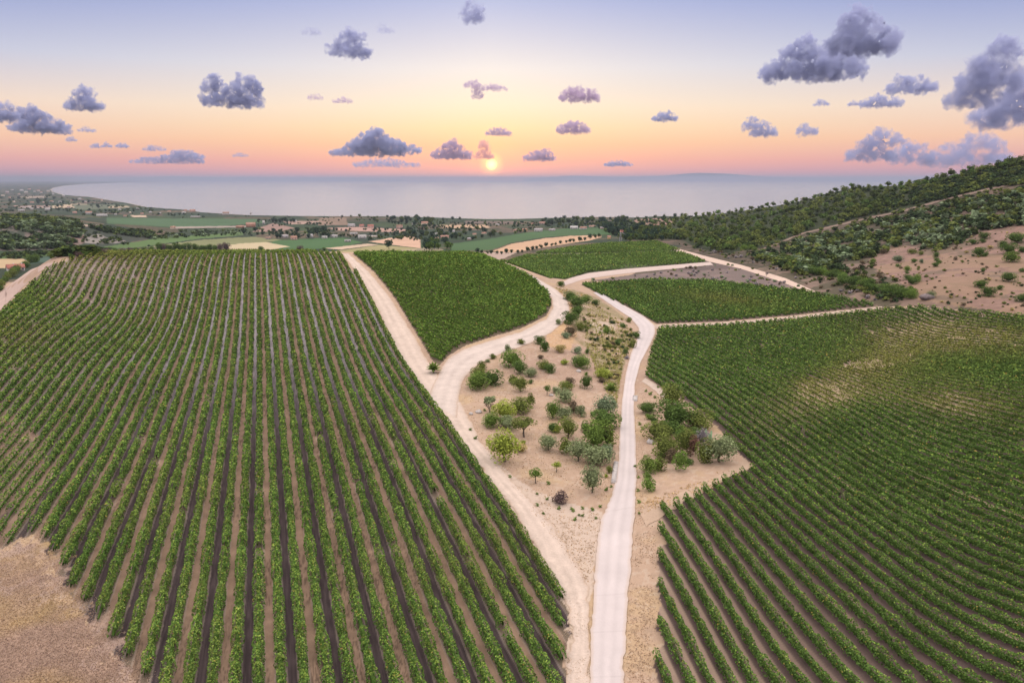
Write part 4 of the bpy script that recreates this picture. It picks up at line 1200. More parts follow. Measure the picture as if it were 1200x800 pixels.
# ------------------------------------------------------------------ bushes of the right hand slope
SLOPE = [(1149, 338, 12, 9, 'dark', 'left one of the two dark ball bushes low on the pink slope'), (1157, 348, 14, 10, 'dark', 'largest dark ball bush low on the pink slope'), (1181, 331, 14, 9, 'dark', 'dark ball bush leaning uphill right of the ball pair'),
         (1197, 354, 11, 8, 'dark', 'dark bush at the right frame edge just above the vines'), (1171, 340, 7, 5, 'dark', 'small dark bush right of the two ball bushes'), (1173, 346, 3, 3, 'dark', None), (1152, 319, 5, 5, 'dark', None), (1147, 301, 12, 10, 'dark', 'dark clump of bush with a smaller one at its right on the pink slope'), (1155, 301, 5, 6, 'dark', None),
         (1185, 308, 15, 11, 'mid', 'large green bush below a dark patch at the right of the pink slope'), (1182, 298, 15, 7, 'dark', 'flat dark bush above the large green bush on the pink slope'), (1198, 319, 6, 5, 'dark', None), (1140, 287, 8, 5, 'dark', None), (1153, 281, 10, 6, 'dark', 'dark bush in the upper pink slope beside yellow grass'), (1151, 285, 6, 3, 'dark', None),
         (1120, 305, 4, 4, 'brown', None), (1097, 302, 6, 6, 'dark', None), (1100, 309, 5, 5, 'dark', None), (1096, 313, 7, 4, 'dark', None), (1097, 306, 5, 3, 'dark', None), (1068, 334, 10, 9, 'dark', 'front bush of the dark trio left of the pink slope'), (1074, 331, 9, 9, 'mid', 'right bush of the dark trio left of the pink slope'), (1063, 328, 7, 6, 'dark', 'rear left bush of the dark trio left of the pink slope'),
         (1067, 339, 5, 4, 'dark', None), (1063, 318, 7, 6, 'mid', None), (1053, 308, 10, 8, 'blue', None), (1080, 309, 5, 5, 'blue', None), (1071, 308, 6, 4, 'dark', None), (1068, 298, 8, 5, 'oliveb', None), (1079, 299, 6, 4, 'oliveb', None), (1023, 308, 6, 5, 'mid', None), (1035, 298, 7, 6, 'brown', None), (1091, 350, 8, 8, 'greyb', 'grey bush beside the low rock pile under the pink slope'),
         (1031, 332, 4, 3, 'brown', None), (1063, 321, 4, 3, 'dark', None), (1052, 313, 5, 4, 'dark', None), (1190, 286, 16, 8, 'dark', None), (1175, 290, 9, 6, 'dark', None), (1198, 296, 8, 6, 'dark', None), (1086, 325, 4, 3, 'oliveb', None), (1107, 318, 4, 3, 'oliveb', None), (1120, 292, 4, 3, 'brown', None), (1160, 292, 5, 4, 'straw', None), (1128, 308, 3, 3, 'oliveb', None), (1132, 297, 4, 3, 'straw', None)]
for bx, by, bw, bh, kind, lab in SLOPE:
    g = None if lab else 'small bushes dotted over the pink slope'
    plant(bx, by, bw, bh, kind, lab or 'small bush dotted on the bare pink slope under the scrub belt', group=g)
r3 = random.Random(11)
hedge = resample([(872, 293), (897, 302), (925, 311), (955, 321), (985, 331), (1008, 338), (1035, 345), (1068, 351)], 40)
for i, (hx, hy) in enumerate(hedge):
    k = .5 + .5 * min(1, i / 25)
    plant(hx + r3.uniform(-4, 4), hy + r3.uniform(-3, 2.5), r3.uniform(9, 15) * k, r3.uniform(8, 11) * k, r3.choice(['dark', 'dark', 'mid']), 'dark round bush in the long bush line running down beside the vines', group='bush line along the foot of the slope')
for i, (hx, hy) in enumerate(resample([(-6, 352), (4, 340), (16, 328), (30, 316), (45, 309.5)], 22)):
    plant(hx - r3.uniform(0, 7), hy - r3.uniform(0, 4), r3.uniform(6, 10), r3.uniform(5, 9), r3.choice(['dark', 'oliveb', 'mid']), 'scrubby bush on the bank left of the curving farm track', group='bushes beside the farm track at the far left')
for i in range(30):
    hx = [84, 92, 99, 106, 114, 120, 127, 135, 143, 152, 160, 169, 178, 187, 191, 196, 200, 206, 211, 216, 222, 229, 236, 240, 246, 252, 258, 265, 306, 352][i]
    hy = np.interp(hx, [60, 140, 200, 270, 352], [307, 295.5, 294.3, 293.8, 294.2])
    plant(hx, hy, r3.uniform(5, 8), r3.uniform(5, 8) * (1.2 if 180 < hx < 270 else .8), r3.choice(['dark', 'burnt', 'dark']), 'dark dry bush on the crest behind the end of the left vine rows', group='dark bushes along the vineyard crest')
for hx, hy, w_, h_ in [(351, 293.6, 5, 4), (380, 294, 4, 4), (461, 296, 3, 4), (447, 296.5, 3, 4)]:
    plant(hx, hy, w_, h_, 'dark', 'dark dry bush on the crest behind the end of the left vine rows', group='dark bushes along the vineyard crest')

# ------------------------------------------------------------------ scrub and dry grass: nobody could count it
def scatter(poly, n, r_=None):
    r_ = r_ or rng
    poly = np.array(poly, float)
    lo, hi = poly.min(0), poly.max(0)
    q = lo + (hi - lo) * r_.random((n, 2))
    return q[in_poly(q[:, 0], q[:, 1], poly)]
def clumps(name, jobs, label, cat):
    Vs, Qs, Cs, n = [], [], [], 0
    protos = {}
    for poly, cnt, w0, w1, pals, hk, patch in jobs:
        q = scatter(poly, cnt)
        if not len(q): continue
        P_, d = at(q[:, 0], q[:, 1])
        if patch:
            k = fbm(P_[:, 0], P_[:, 1], patch[0], patch[2]) > patch[1]
            P_, d = P_[k], d[k]
        for i in range(len(P_)):
            pal = pals[int(rng.integers(len(pals)))]
            key = (pal, int(rng.integers(3)))
            if key not in protos: protos[key] = crown_arrays(pal, 500 + len(protos), 46, .30, 6)
            V, Q, c = protos[key]
            W = rng.uniform(w0, w1); a = rng.random() * 6.28
            R_ = np.array([[math.cos(a), -math.sin(a)], [math.sin(a), math.cos(a)]])
            V2 = V.copy(); V2[:, :2] = (V2[:, :2] @ R_.T) * W; V2[:, 2] *= W * hk
            V2 += P_[i] - np.array([0, 0, .1])
            Vs.append(V2); Qs.append(Q + n); Cs.append(c * rng.uniform(.75, 1.2)); n += len(V)
    me = make_mesh(name, np.concatenate(Vs), np.concatenate(Qs), [M_LEAF], np.concatenate(Cs))
    obj(name, me, label=label, cat=cat, kind='stuff')
BELT = [(880, 301), (945, 279), (1010, 263), (1060, 251), (1115, 238), (1205, 222), (1215, 262), (1150, 272), (1120, 288), (1095, 297), (1060, 285), (1040, 296), (1015, 306), (985, 318), (940, 323), (900, 311)]
UPPER = [(1055, 228), (1100, 212), (1150, 198), (1225, 186), (1225, 212), (1150, 222), (1100, 235), (1050, 246), (1000, 256), (1000, 240)]
clumps('scrub', [
    (BELT, 3000, 3.5, 8, ['scrub', 'scrub', 'pine', 'oliveb' if False else 'olive', 'blue'], .65, (26, .36, 3)),
    (UPPER, 2400, 3.5, 8, ['scrub', 'pine', 'olive', 'scrub'], .55, (40, .25, 8)),
    (FOREST, 2200, 3, 6.5, ['scrub', 'pine', 'scrub', 'olive'], .7, None),
    (PINK, 900, .6, 2.0, ['olive', 'brown', 'scrub', 'straw'], .6, (18, .42, 9)),
    ([(890, 300), (940, 320), (985, 318), (1015, 304), (1035, 320), (1066, 340), (1075, 352), (1040, 352), (1000, 342), (940, 326)], 420, 1.5, 4.5, ['scrub', 'olive', 'brown', 'pine'], .6, (16, .40, 6)),
    (SCRUB_STRIP, 520, 1.0, 2.8, ['brown', 'ash', 'olive', 'blue'], .6, (16, .40, 5)),
    ([(900, 285), (960, 268), (1060, 247), (1200, 212), (1200, 224), (1110, 238), (1010, 262), (945, 279), (890, 297)], 900, 3, 6, ['scrub', 'pine', 'olive'], .6, (22, .36, 8)),
    ([(845, 300), (880, 300), (940, 320), (1000, 340), (1060, 353), (1030, 357), (968, 345), (905, 318), (850, 302)], 420, 1.0, 3.0, ['brown', 'olive', 'ash', 'scrub'], .6, (16, .42, 6)),
    ([(790, 284), (850, 297), (885, 296), (900, 305), (870, 309), (810, 292)], 180, 1.5, 4, ['brown', 'olive', 'scrub', 'ash'], .6, None),
    ([(0, 257), (40, 256), (92, 262), (100, 272), (84, 291), (0, 293)], 950, 5, 11, ['scrub', 'scrub', 'pine', 'blue'], .6, (60, .46, 4)),
    ([(0, 252), (40, 253), (95, 260), (60, 262), (0, 258)], 260, 5, 10, ['scrub', 'pine', 'olive'], .6, None),
    ([(104, 266), (130, 270), (180, 273), (176, 280), (160, 278), (128, 274), (108, 268)], 330, 6, 12, ['scrub', 'scrub', 'pine'], .6, None),
    ([(96, 286), (100, 276), (112, 271), (128, 276), (150, 282), (150, 287)], 60, 3, 7, ['scrub', 'pine'], .6, None),
    ([(170, 272), (250, 270), (296, 270), (290, 275), (230, 278), (178, 281)], 260, 4, 9, ['scrub', 'pine', 'blue'], .6, (50, .46, 4)),
    ([(0, 299), (60, 296.5), (130, 293.5), (128, 297), (60, 302), (0, 304)], 280, 4, 8, ['scrub', 'pine', 'scrub'], .6, None),
    ([(695, 347), (742, 386), (744, 396), (731, 425), (722, 460), (704, 430), (690, 395), (680, 380), (690, 360)], 520, .5, 1.7, ['olive', 'brown', 'straw', 'scrub', 'olive'], .7, (9, .44, 4)),
], 'low dark scrub covering the hillsides and banks', 'scrub')

def grass(name, jobs, label):
    Vs, Cs = [], []
    for job in jobs:
        poly, cnt, size, colr, thr = job[:5]
        q = scatter(poly, cnt)
        if len(job) > 5: q = q + rng.normal(size=q.shape) * job[5] * np.array([1, .8])
        P_, d = at(q[:, 0], q[:, 1])
        k = fbm(P_[:, 0], P_[:, 1], 5, 91) > thr
        P_ = P_[k]; n = len(P_)
        for b in range(3):
            a = rng.random(n) * 6.28; s = size * (.5 + rng.random(n)); off = rng.normal(size=(n, 2)) * size * .4
            base = P_ + np.concatenate([off, np.zeros((n, 1))], 1)
            dx, dy = np.cos(a) * s * .38, np.sin(a) * s * .38
            lean = rng.normal(size=(n, 2)) * s[:, None] * .35
            V = np.stack([base + np.stack([-dx, -dy, 0 * s - .03], -1), base + np.stack([dx, dy, 0 * s - .03], -1),
                          base + np.stack([dx * .6 + lean[:, 0], dy * .6 + lean[:, 1], s * .8], -1), base + np.stack([-dx * .7 + lean[:, 0], -dy * .7 + lean[:, 1], s * .65], -1)], 1).reshape(-1, 3)
            Vs.append(V)
            mixv = sstep(.35, .65, fbm(P_[:, 0], P_[:, 1], 16, 81))[:, None] if len(job) > 6 else np.zeros((n, 1))
            cv = np.array(colr)[None] * (1 - mixv) + (np.array(job[6])[None] if len(job) > 6 else 0) * mixv
            Cs.append(np.repeat(cv * (.6 + .8 * rng.random(n))[:, None], 4, 0))
    V = np.concatenate(Vs)
    me = make_mesh(name, V, np.arange(len(V)).reshape(-1, 4), [M_LEAF], np.concatenate(Cs))
    obj(name, me, label=label, cat='grass', kind='stuff')
KNOLL = [(540, 470), (545, 440), (600, 414), (646, 393), (668, 376), (690, 400), (728, 440), (724, 545), (704, 605), (698, 640), (690, 690), (655, 640), (612, 585), (572, 535)]
clumps('hedgerows', [
    ([(300, 257), (560, 259), (600, 263), (545, 272), (560, 281), (500, 284), (430, 282), (300, 275)], 1170, 3.5, 7.7, ['teal', 'pine', 'scrub', 'teal'], .8, (130, .52, 2)),
    ([(600, 261), (740, 260), (750, 268), (690, 266.5), (640, 269), (600, 275)], 546, 4.2, 7.7, ['teal', 'pine', 'scrub'], .8, (120, .42, 3)),
    ([(0, 228), (60, 228), (140, 240), (240, 252), (240, 256), (130, 254), (60, 252), (0, 250)], 910, 4.9, 11.2, ['teal', 'pine', 'scrub'], .7, (200, .50, 4)),
    ([(200, 246.5), (260, 252), (420, 255.5), (600, 259.5), (700, 257), (740, 257.5), (740, 259), (600, 261), (420, 257), (260, 254)], 546, 3.5, 6.3, ['teal', 'pine'], .7, (90, .42, 5)),
    ([(740, 258), (800, 256), (850, 249), (830, 255), (760, 262)], 286, 4.2, 7.0, ['teal', 'pine'], .7, None),
    ([(700, 268), (765, 265), (800, 281), (735, 283)], 338, 4.2, 7.0, ['teal', 'pine', 'scrub'], .9, None),
    ([(170, 288), (300, 276), (300, 278), (235, 283), (172, 291)], 78, 2.8, 4.9, ['teal'], .6, None),
], 'dark hedges and copses between the fields of the plain', 'hedge')

grass('dry_grass', [
    (KNOLL, 11000, .13, (.60, .45, .30), .42),
    (KNOLL, 2600, .14, (.42, .30, .19), .50),
    ([(690, 350), (742, 388), (730, 425), (722, 480), (700, 440), (686, 400)], 5200, .34, (.34, .32, .11), .40),
    ([(650, 336), (690, 346), (672, 372), (664, 352)], 900, .4, (.42, .31, .14), .3),
    ([(746, 440), (760, 450), (790, 480), (760, 520), (756, 600), (770, 640), (764, 800), (734, 800), (746, 600)], 6500, .12, (.56, .42, .30), .40, 3),
    ([(0, 652), (45, 630), (105, 725), (172, 812), (-60, 830), (-60, 670)], 34000, .085, (.50, .355, .17), .15, 11, (.43, .31, .23)),
    ([(0, 652), (45, 630), (105, 725), (172, 812), (-60, 830), (-60, 670)], 9000, .085, (.27, .18, .12), .15, 11, (.27, .185, .16)),
    ([(-60, 650), (45, 612), (112, 705), (190, 812), (120, 812), (60, 690), (-60, 690)], 7000, .09, (.56, .42, .32), .30, 10),
    ([(668, 690), (690, 730), (690, 800), (664, 800), (664, 740)], 900, .10, (.58, .46, .33), .40, 3),
    ([(745, 604), (790, 592), (845, 568), (875, 552), (845, 552), (800, 570), (760, 585)], 1500, .24, (.62, .46, .26), .46),
], 'dry straw coloured grass on the bare banks and verges')

# ------------------------------------------------------------------ hillside pines
FP = [crown_mesh('pine', 'ball', 20 + i, 150, .17, 9) for i in range(3)] + [crown_mesh('olive', 'ball', 30 + i, 150, .17, 9) for i in range(2)] + [crown_mesh('dark', 'ball', 40 + i, 150, .17, 9) for i in range(2)]
PTM = trunk_mesh(1, .25, 3)
fpts = scatter(FOREST, 6000, np.random.default_rng(5))
keep = []
grid = {}
for p in fpts:
    yy = p[1]
    s = 2.9 + 1.4 * max(0, (p[0] - 735) / 465)
    if p[0] > 1040 and p[1] > np.interp(p[0], [1040, 1100, 1200], [232, 216, 196]): continue       # thins out to scrub
    key = (int(p[0] / 6), int(p[1] / 4))
    ok = True
    for a in (-1, 0, 1):
        for b in (-1, 0, 1):
            for o in grid.get((key[0] + a, key[1] + b), ()):
                if abs(o[0] - p[0]) / s < 1.6 and abs(o[1] - p[1]) / s < .75: ok = False
    if ok:
        grid.setdefault(key, []).append(p); keep.append(p)
keep = np.array(keep)
Pf, df = at(keep[:, 0], keep[:, 1])
order = np.argsort(df)
print('pines', len(order))
rest = []
for rank, i in enumerate(order):
    Hh = rng.uniform(5.5, 9) * (1 if df[i] > 700 else .9); W = Hh * rng.uniform(1.0, 1.35)
    v = int(rng.integers(len(FP))); a = rng.random() * 6.28
    if rank < 290:
        e = bpy.data.objects.new('pine_tree', None); COL.objects.link(e)
        e.location = (Pf[i][0], Pf[i][1], Pf[i][2] - .2); e.rotation_euler = (0, 0, a)
        tag(e, 'bushy green pine in the pine wood on the lower right hillside', 'pine tree', 'pines of the hillside wood')
        c = obj('crown', FP[v], e); c.scale = (W, W, Hh * .9); c.location = (0, 0, Hh * .12)
        t = obj('trunk', PTM, e); t.scale = (W * .7, W * .7, Hh)
    else:
        rest.append((i, Hh, W, v, a))
Vs, Qs, Cs, n = [], [], [], 0
for i, Hh, W, v, a in rest:
    me = FP[v]
    nv = len(me.vertices); V = np.empty(nv * 3, np.float32); me.vertices.foreach_get('co', V); V = V.reshape(-1, 3)
    Qv = np.empty(len(me.loops), np.int32); me.loops.foreach_get('vertex_index', Qv); Qv = Qv.reshape(-1, 4)
    c = np.empty(nv * 4, np.float32); me.color_attributes['Col'].data.foreach_get('color', c); c = c.reshape(-1, 4)[:, :3]
    R_ = np.array([[math.cos(a), -math.sin(a)], [math.sin(a), math.cos(a)]])
    V2 = V.astype(float); V2[:, :2] = (V2[:, :2] @ R_.T) * W; V2[:, 2] = V2[:, 2] * Hh * .9 + Hh * .1
    Vs.append(V2 + Pf[i]); Qs.append(Qv + n); Cs.append(c * rng.uniform(.8, 1.2)); n += nv
if rest:
    obj('pine_wood', make_mesh('pine_wood', np.concatenate(Vs), np.concatenate(Qs), [M_LEAF], np.concatenate(Cs)), label='far part of the pine wood up to the hill ridge', cat='wood', kind='stuff')

# ------------------------------------------------------------------ trees of the plain
TV = [crown_mesh(p_, 'ball', 50 + i, 190, .15, 10) for i, p_ in enumerate(['teal', 'scrub', 'pine', 'dark', 'teal', 'olive'])]
PT = []
def tree_area(poly, n, w0, w1, pals=(0, 1, 2, 4), seed=1):
    q = scatter(poly, n * 6, np.random.default_rng(seed))[:n]
    for p in q: PT.append((p[0], p[1], random.uniform(w0, w1), random.choice(pals)))
def tree_line(line, n, w0, w1, pals=(0, 1, 2), jit=.8):
    for p in resample(line, n): PT.append((p[0] + random.uniform(-1.5, 1.5), p[1] + random.uniform(-jit, jit), random.uniform(w0, w1), random.choice(pals)))
PT += [(456, 292, 12, 0), (286, 275.5, 9, 0), (293, 276, 5, 1), (343, 276, 4, 0), (320, 274, 4, 0), (330, 277, 7, 0), (337, 276, 7, 1), (372, 277, 12, 0), (379, 278, 9, 1), (366, 277, 7, 0), (385, 279, 7, 4), (380, 273, 9, 0)]
tree_area([(492, 295), (494, 287), (526, 286), (528, 295)], 14, 8, 12, (0, 1, 3), 2)
tree_area([(432, 257), (500, 256), (512, 264), (500, 274), (470, 264), (436, 262)], 40, 4, 7, (0, 1, 2, 4), 3)
tree_area([(480, 270), (560, 270), (590, 276), (545, 283), (500, 285), (472, 277)], 36, 5, 8, (0, 1, 2, 4), 4)
tree_area([(630, 260), (740, 259), (745, 266), (690, 266), (640, 267)], 46, 5, 8, (0, 1, 2, 4), 5)
tree_area([(705, 268), (760, 266), (775, 280), (735, 283), (712, 279)], 30, 7, 10, (0, 2, 4), 6)
tree_line([(560, 297), (578, 298), (592, 298), (612, 296.5), (640, 290), (665, 285), (702, 279)], 26, 4, 7, (0, 1, 0), .6)
tree_line([(400, 255.2), (450, 256), (500, 257), (540, 258.5)], 14, 3, 5, (0, 2), .5)
tree_line([(640, 258.5), (670, 258.5), (700, 257.6), (740, 258), (800, 255)], 16, 4, 6, (0, 1), .5)
tree_area([(298, 271), (400, 270), (400, 279), (320, 281), (300, 277)], 22, 4, 7, (0, 1, 4), 7)
tree_line([(320, 262), (333, 261), (345, 261.5)], 8, 4, 7, (0, 0), .4)
tree_area([(2, 232), (60, 230), (120, 238), (120, 249), (0, 246)], 34, 3, 5, (0, 2, 4), 8)
tree_area([(76, 231), (135, 238), (215, 249), (200, 255), (130, 252), (100, 240)], 34, 3, 6, (0, 1, 4), 9)
tree_area([(385, 268), (440, 272), (440, 283), (385, 282)], 20, 4, 7, (0, 4, 1), 10)
tree_area([(590, 262), (640, 262), (640, 272), (590, 272)], 12, 4, 6, (0, 2, 4), 12)
PT = PT[:296]
tp = np.array([(p[0], p[1]) for p in PT])
Pp, dp = at(tp[:, 0], tp[:, 1])
for i, (tx, ty, tw, v) in enumerate(PT):
    W = tw * dp[i] / F * .9
    big = tw >= 9
    lb = 'dark leafy tree among the fields and houses of the coastal plain'
    g = 'trees of the coastal plain'
    if tx == 456: lb, g = 'tall dark tree alone in the tan stubble field beyond the middle vineyard', None
    if tx == 286: lb, g = 'round dark tree at the left end of the brown field by the terracotta barns', None
    z = float(H(Pp[i][0], Pp[i][1]))
    e = bpy.data.objects.new('tree', None); COL.objects.link(e)
    e.location = (Pp[i][0], Pp[i][1], z - .3); e.rotation_euler = (0, 0, i * 1.7)
    tag(e, lb, 'tree', g)
    c = obj('crown', TV[v], e); c.scale = (W, W, W * .95); c.location = (0, 0, W * .10)
    t = obj('trunk', PTM, e); t.scale = (W * .7, W * .7, W * .9)

# ------------------------------------------------------------------ houses of the plain
WALLM = {'white': M_WHITE, 'cream': plain_mat('cream_plaster', (.62, .52, .40), .85, .1, .6), 'terra': plain_mat('terracotta_plaster', (.34, .18, .125), .85, .12, .6), 'grey': plain_mat('grey_plaster', (.38, .35, .34), .85, .12, .6), 'pink': plain_mat('pink_plaster', (.55, .36, .31), .85, .1, .6), 'yellow': plain_mat('yellow_plaster', (.60, .46, .22), .85, .1, .6)}
ROOFM = {'red': plain_mat('red_roof_tiles', (.30, .12, .09), .8, .2, 2), 'terra': plain_mat('terracotta_roof_tiles', (.30, .17, .125), .8, .2, 2), 'white': plain_mat('white_flat_roof', (.42, .40, .39), .8, .08, 1), 'grey': plain_mat('grey_roof', (.30, .28, .28), .8, .15, 1), 'brown': plain_mat('brown_roof', (.24, .15, .11), .8, .2, 2)}
M_WIN = plain_mat('dark_window', (.04, .045, .055), .3, .2, 2, .5)
M_DOOR = plain_mat('dark_door', (.09, .06, .045), .7, .2, 2)
def house(px, py, w, h, wall, roof, label, group=None, flat=False, wing=False):
    (p,), (d,) = at([px], [py], 420)
    W = w * d / F * .86; Hh = max(h * d / F * .86, 2.8)
    dp_ = min(max(W * .6, 5), 14)
    e = bpy.data.objects.new('house', None); COL.objects.link(e)
    z = float(H(p[0], p[1]))
    e.location = (p[0], p[1] + dp_ * .5, z - .3); e.rotation_euler = (0, 0, -math.atan2(p[0], p[1]) + ((px * 7) % 5 - 2) * .09)
    tag(e, label, 'house', group)
    wh = Hh if flat else Hh * .62
    a, b = W / 2, dp_ / 2
    mb = MB()
    mb.box(-a, -b, 0, a, b, wh)
    if not flat:
        mb.add([(-a, -b, wh), (-a, b, wh), (-a, 0, Hh - .12)], (), [(0, 2, 1)]); mb.add([(a, -b, wh), (a, b, wh), (a, 0, Hh - .12)], (), [(0, 1, 2)])
    obj('wall', mb.mesh('wall', WALLM[wall]), e)
    mb = MB()
    o = .5
    if flat: mb.box(-a - .2, -b - .2, wh + .003, a + .2, b + .2, wh + .35)
    else:
        sl = (Hh - wh) / b
        for s in (-1, 1):
            V = [(-a - o, s * (b + o), wh - o * sl), (a + o, s * (b + o), wh - o * sl), (a + o, 0, Hh), (-a - o, 0, Hh)]
            V += [(x, y, z + .22) for x, y, z in V]
            mb.add(V, [(0, 1, 2, 3), (4, 7, 6, 5), (0, 4, 5, 1), (1, 5, 6, 2), (2, 6, 7, 3), (3, 7, 4, 0)])
    rf = obj('roof', mb.mesh('roof', ROOFM[roof]), e)
    if w >= 6:
        k = max(2, int(W / 5))
        for i in range(k):
            cx = -a + W * (i + .5) / k
            mb = MB()
            if i == k // 2 - 0 and k > 2:
                mb.box(cx - .6, -b - .06, 0, cx + .6, -b + .02, 2.2); obj('door', mb.mesh('door', M_DOOR), e)
            else:
                mb.box(cx - .55, -b - .06, wh * .42, cx + .55, -b + .02, wh * .42 + min(1.4, wh * .4)); obj('window', mb.mesh('window', M_WIN), e)
        if not flat:
            mb = MB(); mb.box(a * .4, b * .15, Hh - (Hh - wh) * .5, a * .4 + .8, b * .15 + .8, Hh + .8); obj('chimney', mb.mesh('chimney', WALLM[wall]), rf)
    if wing:
        mb = MB(); mb.box(a, -b * .7, 0, a + W * .45, b * .7, wh * .8); obj('wing', mb.mesh('wing', WALLM[wall]), e)
        mb = MB(); mb.box(a + .003, -b * .7 - .3, wh * .8 + .003, a + W * .45 + .4, b * .7 + .3, wh * .8 + .3); obj('wing_roof', mb.mesh('wing_roof', ROOFM[roof]), e)
HOUSES = [
 (12, 320, 11, 12, 'white', 'red', 'white farmhouse with a red roof below the curving farm track, left half', False),
 (22, 318, 9, 10, 'white', 'red', 'white farmhouse with a red roof below the curving farm track, right half', False),
 (264, 251.8, 8, 4, 'white', 'brown', 'white villa with a brown roof on the skyline of the coast', False),
 (280.5, 267.3, 10, 3.6, 'terra', 'terra', 'low terracotta barn left of the larger terracotta barn', False),
 (293, 266.3, 12, 6.5, 'terra', 'terra', 'larger terracotta barn with a big sloping roof above the brown field', False),
 (308.7, 263, 3, 5.5, 'white', 'white', 'narrow pale tower house right of the terracotta barns', True),
 (346, 260.2, 2.6, 2.8, 'white', 'white', 'tiny white cottage alone under the coast skyline', False),
 (333, 278.8, 9, 4.5, 'grey', 'grey', 'pale grey house left of the orange roofed house', False),
 (344, 281.2, 8, 5.5, 'pink', 'terra', 'pink house with an orange roof in front of the green field', False),
 (314, 280.5, 7, 3.5, 'grey', 'brown', 'low grey house half hidden by trees above the cream field', False),
 (362.7, 278.6, 8, 5, 'white', 'grey', 'white house left of the tall dark tree group', True),
 (380, 279.6, 7, 3.5, 'white', 'white', 'low white building right of the tall dark tree group', True),
 (391, 278.8, 9, 4.5, 'white', 'grey', 'long white building at the left end of the village lane', False),
 (411.5, 266, 9, 4.6, 'white', 'grey', 'white house with a dark doorway above the brown strip field', False),
 (423.5, 266, 6, 3.6, 'pink', 'red', 'small house with a dark red roof left of the bright red roof', False),
 (434, 267, 8, 4.5, 'pink', 'red', 'house with a bright red sloping roof beside the brown strip field', False),
 (424, 280, 11, 5.5, 'white', 'white', 'large white farm building in the middle of the village', True),
 (414, 274.8, 10, 2.6, 'white', 'white', 'long low white shed behind the large white farm building', True),
 (437, 278.2, 13, 2.2, 'cream', 'white', 'long pale greenhouse right of the large white farm building', True),
 (407, 283.6, 8, 3, 'grey', 'white', 'low pale shed at the edge of the green field', True),
 (469, 256.9, 3, 2.8, 'white', 'white', 'little white house on the coast skyline among dark trees', True),
 (468, 267.8, 8, 5, 'pink', 'brown', 'brownish villa in the trees right of the bright red roof', False),
 (484, 263.6, 3.2, 3, 'white', 'white', 'tiny bright white house in the dark trees near the shore', True),
 (497.5, 264.3, 9, 5.5, 'cream', 'terra', 'cream villa with a stepped roof in the dark trees near the shore', False),
 (493.5, 269.2, 8, 3.4, 'pink', 'terra', 'terracotta roofed house under the cream villa', False),
 (511.5, 276, 3.4, 3.4, 'white', 'white', 'small bright white house left of the wide terracotta roof', True),
 (521, 279.3, 11, 4.2, 'pink', 'terra', 'wide house with a terracotta roof in front of a tree row', False),
 (511.5, 281, 6, 3.4, 'pink', 'brown', 'pinkish cottage left below the wide terracotta roof', False),
 (531.5, 272.4, 3, 3.4, 'white', 'grey', 'little white cottage right of the bright white house', False),
 (567, 274.6, 6, 3, 'cream', 'terra', 'cream cottage above the green vineyard strip', False),
 (556, 275.5, 5, 2.6, 'cream', 'terra', 'small cream cottage left of another cream cottage', False),
 (550, 281, 5, 3, 'pink', 'grey', 'pink cottage at the edge of the green vineyard strip', False),
 (583, 264.4, 5, 2.4, 'white', 'white', 'small white shed behind the pale field near the coast', True),
 (604, 271.6, 6, 3.2, 'cream', 'brown', 'cream house at the left end of the tree belt', False),
 (615, 271, 6.5, 3.8, 'yellow', 'terra', 'yellow house left of the big white house', False),
 (631, 271.6, 11, 4.6, 'white', 'grey', 'big white house with a grey roof at the top of the green strip', False),
 (624, 264, 3, 3.4, 'cream', 'terra', 'small cream house behind the big white house', False),
 (636, 262.4, 9, 3, 'pink', 'terra', 'pink house with a terracotta roof just under the coast', False),
 (647, 270.6, 8, 3, 'grey', 'grey', 'grey house in the shade of the tree belt', False),
 (673, 268.6, 10, 4.4, 'white', 'white', 'left one of two white villas in front of the tree belt', False),
 (683.5, 269, 9, 4, 'white', 'terra', 'right one of two white villas in front of the tree belt', False),
 (694, 266.3, 8, 2.6, 'cream', 'terra', 'low cream house behind the two white villas', False),
 (709, 268, 12, 2.6, 'pink', 'grey', 'long low pink building at the edge of the green strip', False),
 (731, 274.8, 9, 6, 'white', 'red', 'white house with a red roof standing among trees above the tan field', False),
 (714, 280, 4, 4.6, 'yellow', 'terra', 'small yellow house below the white house with the red roof', False),
 (756, 265.4, 7, 2.8, 'cream', 'terra', 'leftmost house of the pale house row before the pine wood', False),
 (769.5, 265.2, 7, 3, 'white', 'terra', 'second house of the pale house row before the pine wood', False),
 (779, 264.6, 6, 3, 'cream', 'terra', 'third house of the pale house row before the pine wood', False),
 (789, 264.8, 7, 2.8, 'white', 'grey', 'rightmost house of the pale house row before the pine wood', False),
 (103, 251, 8, 4, 'white', 'terra', 'white house with a pink roof beyond the left scrub hill', False),
 (118, 253.8, 13, 3.4, 'white', 'white', 'long white building right of the white house with the pink roof', True),
 (87, 250, 5, 2.6, 'pink', 'terra', 'small terracotta house above the left scrub hill', False),
 (55, 246.6, 6, 3.4, 'white', 'white', 'bright white house above the left scrub hill', True),
 (37, 246, 3.4, 3, 'white', 'white', 'small white house left of the bright white house', True),
 (24, 247.6, 7, 2.8, 'white', 'grey', 'pale low house near the left frame edge above the scrub hill', False),
 (215, 250.6, 5, 3, 'white', 'white', 'white house just under the roofs on the coast edge', True),
 (225, 248, 7, 3, 'pink', 'terra', 'terracotta roofed house on the coast edge', False),
 (217, 247.6, 4, 2.6, 'pink', 'brown', 'small house with a brown roof on the coast edge', False),
 (228, 255, 12, 2, 'grey', 'white', 'long low pale shed under the coast edge houses', True),
 (202, 267.6, 6, 3, 'cream', 'terra', 'cream cottage on the lane above the dark scrub band', False),
]
for hx, hy, hw, hh, wl, rf, lb, fl in HOUSES: house(hx, hy, hw, hh, wl, rf, lb, flat=fl)
